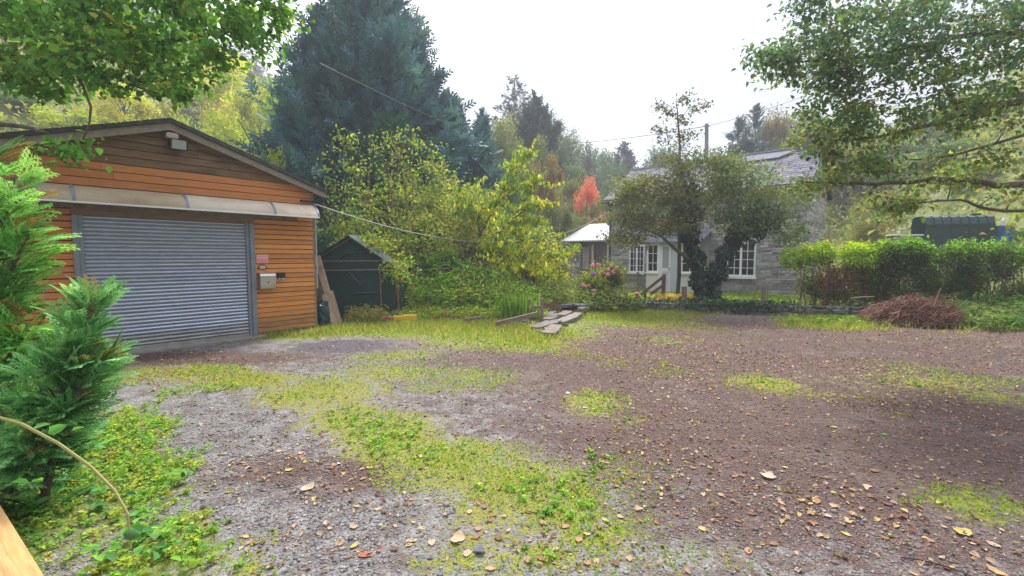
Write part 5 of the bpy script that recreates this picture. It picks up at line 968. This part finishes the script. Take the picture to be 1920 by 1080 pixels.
rg = np.random.default_rng(700); lp = np.array([P(135,808,2.2),P(5,800,2.3),P(60,805,2.25),P(20,905,2.4),P(235,925,2.08),P(250,1035,2.0),P(230,1000,2.0),P(90,812,2.2)])-o_; [leaves('leaf', lp[[j]], rg, .085, .6, pick(rg,((.10,.24,.07),(.07,.19,.08)),1), brm, LEAF, np.array([[1,.1,-.15]])+rg.normal(0,.5,(1,3)), True) for j in range(len(lp))]

# ================================================================ ground cover, all real pieces
def scatter(rg, n, x0, x1, y0, y1, dens):
    x = rg.uniform(x0,x1,n); y = rg.uniform(y0,y1,n); k = rg.uniform(0,1,n) < dens(x,y); return x[k], y[k]
def inview(x, y): return (np.abs(x) < 1.18*y+.4)
rg = np.random.default_rng(800)
nearw = lambda y: np.clip((3.0/np.maximum(y,1))**1.5, .05, 1)
def gh(x, y): return terrain(x,y)+.02*mossf(x,y)*(wob(x,y,2.5)+.6)
NEARG = lambda x,y: (GC[0]+.3 - x)*.7586 + (y-GC[1])*.6515 < 0.0
def outside(x, y):   # not inside the garage footprint
    lx = (x-GC[0])*.6515+(y-GC[1])*.7586; ly = -(x-GC[0])*.7586+(y-GC[1])*.6515; return ~((lx < .02) & (lx > -5.3) & (ly > -.02))
# moss tufts and grass blades
def md(x, y): m = mossf(x,y); return np.clip((m+.55*(wob(x,y,2.2))-.30)*1.5,0,1)*inview(x,y)*nearw(y)*outside(x,y)
x, y = scatter(rg, 620000, -7,13,1.5,12.6, md); n = len(x); d = np.stack([rg.normal(0,.7,n),rg.normal(0,.7,n),np.ones(n)],1); Ln = rg.uniform(.012,.03,n)*(1+.10*y)*(1+.5*(wob(x,y,1.1) > .3)); nr_ = rg.normal(0,1,(n,3))
V, Fa, k = leaf_geo(np.stack([x,y,gh(x,y)-.003],1), d, nr_, Ln, Ln*.30+.0006*y); yel = wob(x,y,.8)[:,None]+rg.normal(0,.3,(n,1)); cc = np.where(yel > .25, pick(rg,((.33,.30,.04),(.27,.27,.035),(.36,.29,.08),(.24,.17,.07)),n), pick(rg,((.17,.30,.04),(.22,.33,.045),(.29,.34,.05),(.12,.21,.035)),n))
tag(link('moss_and_grass', fast('moss_and_grass',V,Fa,np.repeat(cc,k,0)), LEAF), 'yellow-green moss and short grass in patches across the yard', 'grass', kind='stuff')
# longer grass along the back edge and under the weeds
bk = [blob(*b) for b in [(560,628,90,6),(660,618,110,8),(780,612,130,10),(900,618,110,16),(1000,630,60,18),(1150,590,120,10),(1250,585,90,8),(1440,568,160,4),(1600,600,110,12),(1560,612,90,8),(1850,610,120,10)]]
x, y = scatter(rg, 150000, -6,14,6,14, lambda x,y: np.clip(field(bk,x,y)*1.3-.25,0,1)*outside(x,y)); n = len(x); d = np.stack([rg.normal(0,.5,n),rg.normal(0,.5,n),np.ones(n)],1); Ln = rg.uniform(.05,.17,n)
V, Fa, k = leaf_geo(np.stack([x,y,gh(x,y)-.01],1), d, rg.normal(0,1,(n,3)), Ln, Ln*.10+.004); cc = pick(rg,((.20,.28,.045),(.27,.32,.06),(.15,.23,.04),(.32,.29,.08),(.22,.16,.07),(.30,.24,.10)),n); tag(link('edge_grass', fast('edge_grass',V,Fa,np.repeat(cc,k,0)), LEAF), 'longer tufted grass along the far edge of the yard', 'grass', kind='stuff')
# weeds: low leafy plants, near left and on the bank
def weeds(name, label, xs0, ys0, hmax, L0, per, pal, seed, asp=.65, droop=-.1, base=0.0):
    rg = np.random.default_rng(seed); n = len(xs0); h = hmax*rg.uniform(.3,1,n); z0 = gh(xs0,ys0); m = n*per; f = rg.uniform(.15,1,m); i = np.repeat(np.arange(n),per)
    pos = np.stack([xs0[i]+rg.normal(0,1,m)*h[i]*.22, ys0[i]+rg.normal(0,1,m)*h[i]*.22, z0[i]+f*h[i]+base],1); cl = pick(rg,pal,n)[i]; d = rg.normal(0,1,(m,3)); d[:,2] = rg.normal(0,.35,m)-droop
    o = leaves(name, pos, rg, L0, asp, cl, None, LEAF, d, True, upn=1.2); return tag(o, label, 'weeds', kind='stuff')
x, y = scatter(rg, 9000, -5,-.2,1.5,5.5, lambda x,y: np.clip(vegf(x,y)*1.5-.35,0,1)*inview(x,y)*outside(x,y)); weeds('ground_weeds','low leafy ground weeds filling the lower left corner', x, y, .08, .024, 14, ((.16,.30,.05),(.21,.35,.06),(.13,.25,.06),(.28,.34,.05),(.32,.32,.07)), 811)
x, y = scatter(rg, 190, -4,-.9,1.6,3.2, lambda x,y: np.clip(vegf(x,y)*1.4-.4,0,1)*inview(x,y)); weeds('bramble_leaves','broader bramble and nettle leaves among the lower left weeds', x, y, .14, .058, 8, ((.10,.25,.09),(.14,.30,.08),(.18,.32,.06)), 812)
x, y = scatter(rg, 26000, -5,6,1.8,10, lambda x,y: np.clip((mossf(x,y)+.6*wob(x,y,1.7)-.62)*2,0,1)*inview(x,y)*nearw(y)*1.5*outside(x,y)); weeds('yard_weeds','small flat weeds and clover growing in the mossy strips', x, y, .045, .028, 7, ((.16,.30,.05),(.22,.34,.06),(.12,.22,.05)), 813)
bank = [blob(*b) for b in [(760,598,60,5),(850,594,80,8),(930,590,70,8),(800,585,80,6),(880,580,90,8)]]
x, y = scatter(rg, 6500, -4.6,1.6,10.6,14.2, lambda x,y: np.clip(1.6*np.exp(-((x+1.3)/1.9)**4-((y-12.75)/1.1)**4)-.12,0,1)*(y > 11.75+.12*np.sin(x*5))); weeds('bank_weeds','tangled green and yellowing weeds covering the bank beside the shed', x, y, .55, .08, 13, ((.18,.34,.08),(.26,.38,.07),(.34,.38,.08),(.36,.28,.12),(.14,.26,.07),(.42,.44,.16)), 814, .45)
x, y = scatter(rg, 900, -3.2,0.9,11.15,12.1, lambda x,y: .8*np.ones_like(x)); weeds('low_weeds','low yellowing weeds at the front foot of the bank', x, y, .22, .07, 12, ((.20,.34,.07),(.28,.38,.07),(.36,.34,.10),(.34,.25,.11)), 822, .4)
x, y = scatter(rg, 420, -3.3,1.0,12.1,13.2, lambda x,y: .8*np.ones_like(x)); weeds('tall_weeds','taller ragged nettles and docks rising out of the weedy bank', x, y, .75, .11, 16, ((.16,.33,.08),(.22,.38,.07),(.36,.36,.10),(.13,.26,.07)), 820, .4, .25)
x, y = scatter(rg, 90, -4.0,-3.2,10.9,11.5, lambda x,y: .9*np.ones_like(x)); weeds('shed_weeds','dry tan and green weeds at the foot of the green shed', x, y, .42, .10, 16, ((.42,.33,.15),(.36,.30,.12),(.22,.30,.07)), 821, .2, .5)
x, y = scatter(rg, 900, -4.5,3.5,11.5,15.5, lambda x,y: .9*np.ones_like(x)); kk = (y > 12.3); weeds('background_weeds','rank weeds and low bushes behind the bank', x[kk], y[kk], .75, .10, 22, ((.10,.15,.04),(.16,.19,.05),(.20,.18,.07),(.08,.12,.03)), 815, .5)
x, y = scatter(rg, 2600, 2.2,9.5,13.5,17, lambda x,y: .55*np.ones_like(x)); weeds('garden_grass','rough grass and low plants in the garden before the cottage', x, y, .13, .09, 12, ((.18,.30,.05),(.24,.34,.05),(.13,.22,.05),(.30,.24,.08)), 816, .3)
x, y = scatter(rg, 2600, 6.4,14.5,8.8,12.6, lambda x,y: np.clip(1.5*np.exp(-((x-7.6)/1.5)**2-((y-10.6)/.45)**2)+1.0*np.exp(-((x-11.5)/1.6)**2-((y-10.1)/.5)**2)-.2,0,1)); weeds('creeping_weeds','bright creeping weeds along the yard edge before the hedge', x, y, .20, .06, 12, ((.15,.25,.04),(.20,.30,.05),(.26,.30,.05),(.11,.19,.04)), 817)
x, y = scatter(rg, 500, 10.2,14.5,9.6,12.4, lambda x,y: .8*np.ones_like(x)); weeds('fern_patch','arching green ferns at the right end below the hedge', x, y, .55, .16, 22, ((.06,.13,.04),(.09,.17,.05),(.12,.15,.05)), 818, .22, .4)
x, y = scatter(rg, 300, 4.6,5.9,13.9,14.6, lambda x,y: np.ones_like(x)); weeds('tawny_grass','tawny orange grass tuft at the foot of the ivy tree', x, y, .30, .16, 14, ((.40,.24,.06),(.46,.30,.09),(.34,.26,.06)), 819, .12, .8)
# hillside scrub so that far slopes are not bare
x, y = scatter(rg, 26000, -70,70,14,85, lambda x,y: (gz_arr := terrain(x,y) > 1.0)*.75*(np.hypot(x,y) > 17)); n = len(x); per = 9; i = np.repeat(np.arange(n),per); m = n*per
sc_ = (.5+.018*np.hypot(x,y))[i]; pos = np.stack([x[i]+rg.normal(0,.45,m)*sc_*1.6, y[i]+rg.normal(0,.45,m)*sc_*1.6, terrain(x,y)[i]+rg.uniform(0,1,m)*sc_*.9],1)
o = leaves('hillside_scrub', pos, rg, .34, .6, pick(rg,((.14,.17,.05),(.20,.20,.06),(.24,.20,.08),(.11,.15,.04)),n)[i], None, LEAF); tag(o,'rough grass and scrub covering the valley sides','scrub',kind='stuff')
# gravel stones
def gd(x, y): m = mossf(x,y); v = vegf(x,y); return np.clip(1-1.3*m-1.3*v-.45*np.clip(field(SOIL,x,y),0,1),0.04,1)*inview(x,y)*np.clip((2.6/np.maximum(y,1))**2,.0,1)*(.55+.45*(wob(x,y,1.6) > -.1))
x, y = scatter(rg, 260000, -4,9,1.6,8, gd); n = len(x); O8 = np.array([(1,0,0),(0,1,0),(-1,0,0),(0,-1,0),(0,0,1),(0,0,-1)],float); F8 = np.array([(0,1,4),(1,2,4),(2,3,4),(3,0,4),(1,0,5),(2,1,5),(3,2,5),(0,3,5)])
s_ = np.exp(rg.normal(math.log(.0056),.42,n))*(1+.05*y); sv = s_[:,None]*rg.uniform(.6,1.4,(n,3))*np.array([1,1,.6]); an = rg.uniform(0,6.283,n); V = O8[None]*sv[:,None]*rg.uniform(.7,1.3,(n,6,1)); ca, sa = np.cos(an)[:,None], np.sin(an)[:,None]; V = np.stack([V[...,0]*ca-V[...,1]*sa, V[...,0]*sa+V[...,1]*ca, V[...,2]],-1)+np.stack([x,y,gh(x,y)+s_*.15],1)[:,None]
so = field(SOIL,x,y)[:,None]; cc = pick(rg,((.13,.128,.132),(.20,.197,.20),(.28,.275,.275),(.09,.088,.09),(.22,.19,.175)),n)*(1-.85*so)+so*.85*np.array([.10,.06,.05])
STN = leafmat('gravel_stone', 0, .75, .35); tag(link('gravel', fast('gravel', V.reshape(-1,3), (F8[None]+(np.arange(n)*6)[:,None,None]).reshape(-1,3), np.repeat(cc,6,0)), STN), 'loose grey and brown gravel stones on the yard', 'gravel', kind='stuff')
# leaf litter
def leaf_lying(rg, x, y, L0, pal, name, mat=DRY, lift=.008):
    n = len(x); a = rg.uniform(0,6.283,n); d = np.stack([np.cos(a),np.sin(a),rg.normal(0,.25,n)],1); nr_ = np.stack([rg.normal(0,.4,n),rg.normal(0,.4,n),np.ones(n)],1); Ln = L0*rg.uniform(.6,1.35,n)*np.ones(n)
    V, Fa, k = leaf_geo(np.stack([x,y,gh(x,y)+lift],1), d, nr_, Ln, Ln*rg.uniform(.5,.85,n), True, rg.uniform(.1,.35)); return fast(name, V, Fa, np.repeat(pick(rg,pal,n)*rg.uniform(.7,1.25,(n,1)),k,0))
LP = ((.32,.19,.11),(.24,.125,.075),(.38,.26,.16),(.16,.085,.055),(.42,.34,.11),(.42,.30,.22))
lit = [blob(*b) for b in [(1500,940,380,60,.8),(1750,1000,260,60,.8),(700,880,160,40,.9),(560,860,130,40,.7),(900,960,200,60,.8),(1350,680,380,50,.9),(1700,680,250,50,.6),(1050,1000,150,50,.7),(450,690,200,20,.6),(620,1030,220,40,.6),(1250,870,200,50,.6),(1500,620,300,16,.8)]]
x, y = scatter(rg, 75000, -6,13,1.7,12.2, lambda x,y: (np.clip(field(lit,x,y)*(.35+1.5*wob(x,y,1.6)),0,1)*.75+.07)*inview(x,y)*outside(x,y)*np.clip(4.5/np.maximum(y,1),.3,1)); tag(link('leaf_litter', leaf_lying(rg,x,y,.034*(1+.03*y),LP,'leaf_litter'), DRY), 'small fallen leaves and fragments strewn over the yard', 'leaf litter', kind='stuff')
x, y = scatter(rg, 170000, -6,13,1.7,12.0, lambda x,y: (np.clip(.25+field(SOIL,x,y)*.6+field(lit,x,y)*.5+.4*wob(x,y,1.9),0,1)*.6)*inview(x,y)*outside(x,y)*np.clip((4.5/np.maximum(y,1))**1.0,.2,1)*(1-.7*np.clip(vegf(x,y),0,1)))
tag(link('leaf_crumbs', leaf_lying(rg,x,y,.013*(1+.13*y),((.22,.12,.075),(.14,.075,.055),(.30,.18,.11),(.09,.055,.045),(.36,.27,.16)),'leaf_crumbs',lift=.004), DRY), 'brown crumbs of rotted leaf and twig mixed into the yard surface', 'leaf litter', kind='stuff')
def curled(rg, q, L0, c, lift=.006):
    nu, nv = 7, 3; V = []; a0 = rg.uniform(0,6.283); cu = rg.uniform(.05,.7); cv = rg.uniform(.1,.7); asp = rg.uniform(.45,.8); tw = rg.normal(0,.5)
    for i in range(nu):
        f = i/(nu-1); hw = asp*.5*(math.sin(math.pi*min(1,f*.93+.05))**.75)*(1+rg.normal(0,.12))
        for j in (-1,0,1):
            x = (f-.5); y = j*hw*(1+rg.normal(0,.08)); z = .22*cu*(2*x)**2+.35*cv*abs(y)+tw*x*y*.5+rg.normal(0,.012); V.append((x*math.cos(a0)-y*math.sin(a0), x*math.sin(a0)+y*math.cos(a0), max(z,0)))
    V = np.array(V)*L0+np.array([q[0],q[1],float(gh(np.array([q[0]]),np.array([q[1]]))[0])+lift]); F = [(i*3+j,i*3+j+1,i*3+j+4,i*3+j+3) for i in range(nu-1) for j in (0,1)]
    return fast('fallen_leaf', V, np.array(F), np.clip(np.tile(np.array(c),(len(V),1))*rg.uniform(.75,1.2,(len(V),1)),0,.9))
NAMED = [(685,1040,.095,(.42,.16,.09),'crumpled rust-red fallen leaf at the bottom of the yard'),(858,1012,.12,(.55,.38,.24),'large pale tan fallen leaf near the bottom centre'),(577,918,.13,(.58,.44,.32),'large pale curled leaf at the end of the left gravel track'),(1440,893,.14,(.50,.40,.30),'large pale skeleton leaf on the gravel at right of centre'),
 (565,860,.085,(.36,.17,.10),'brown curled leaf at the edge of the moss strip'),(637,871,.05,(.70,.72,.66),'small whitish leaf lying on the moss strip'),(1658,817,.06,(.10,.42,.05),'bright green leaf lying on the brown soil'),(1530,940,.10,(.40,.20,.11),'upright curled brown leaf on the right gravel'),(1805,1000,.12,(.55,.45,.14),'pair of yellow leaves near the right bottom edge'),(1403,1035,.07,(.50,.25,.16),'reddish leaf near the lower right moss'),
 (1868,1070,.11,(.52,.33,.16),'orange-brown leaf in the bottom right corner'),(1563,803,.07,(.50,.46,.12),'yellow leaf beside the bright green one'),(1097,767,.06,(.66,.70,.64),'whitish leaf on the mossy patch right of centre'),(1065,738,.09,(.60,.62,.58),'pale grey leaf on the dark gravel ridge'),(1180,1050,.06,(.45,.28,.16),'tan leaf on the mossy ground at bottom centre')]
for k,(u,v,L0,c,lab) in enumerate(NAMED):
    q = G(u,v); rg2 = np.random.default_rng(900+k); me = curled(rg2, q, L0*.85, np.array(c)*.8); tag(link('fallen_leaf', me, DRY), lab, 'leaf')
rg3 = np.random.default_rng(950); k = 0
while k < 130:
    u, v = rg3.uniform(250,1910), 1080-rg3.uniform(0,1)**1.3*300; q = G(u,v)
    if field(lit,np.array([q[0]]),np.array([q[1]]))[0] < rg3.uniform(.1,.7): continue
    tag(link('fallen_leaf', curled(rg3, q, rg3.uniform(.026,.062), LP[k % 6]), DRY), ('dry tan','dark brown','pale buff','blackish brown','yellow','pale pinkish')[k % 6]+' fallen leaf lying flat on the near gravel and moss', 'leaf', 'loose leaves on the near yard'); k += 1
q = G(897,1040); o = MB().prism([(-.03,0),(.035,-.005),(.012,.055)],0,.012,2).build('slate_chip', SLATE); o.location = (q[0],q[1],gz(q[0],q[1])+.012); tag(o,'grey triangular slate chip on the moss at bottom centre','slate chip')
c1 = [G(1690+k*18,1045+ (k*k)*.45+k*1.5,.01) for k in range(12)]; tag(MB().tube(c1,.004,5).build('black_cord', BLACKP), 'thin black cord lying in the bottom right corner', 'cord')

# ---------------------------------------------------------------- haze
hz = MB().box(-240,240,-58,330,-3,80).build('haze', None); tag(hz, 'thin pale valley mist in the air', 'haze', kind='stuff')
m, t, o = nodes('pale_mist'); pv = t.nodes.new('ShaderNodeVolumePrincipled'); pv.inputs['Color'].default_value = (.84,.91,1,1); pv.inputs['Density'].default_value = .0024; pv.inputs['Anisotropy'].default_value = .3; t.links.new(pv.outputs[0], o.inputs['Volume']); hz.data.materials.append(m)
print('TRIS', sum(len(me.loops)-2*len(me.polygons) for me in bpy.data.meshes), 'OBJ', len(bpy.data.objects))
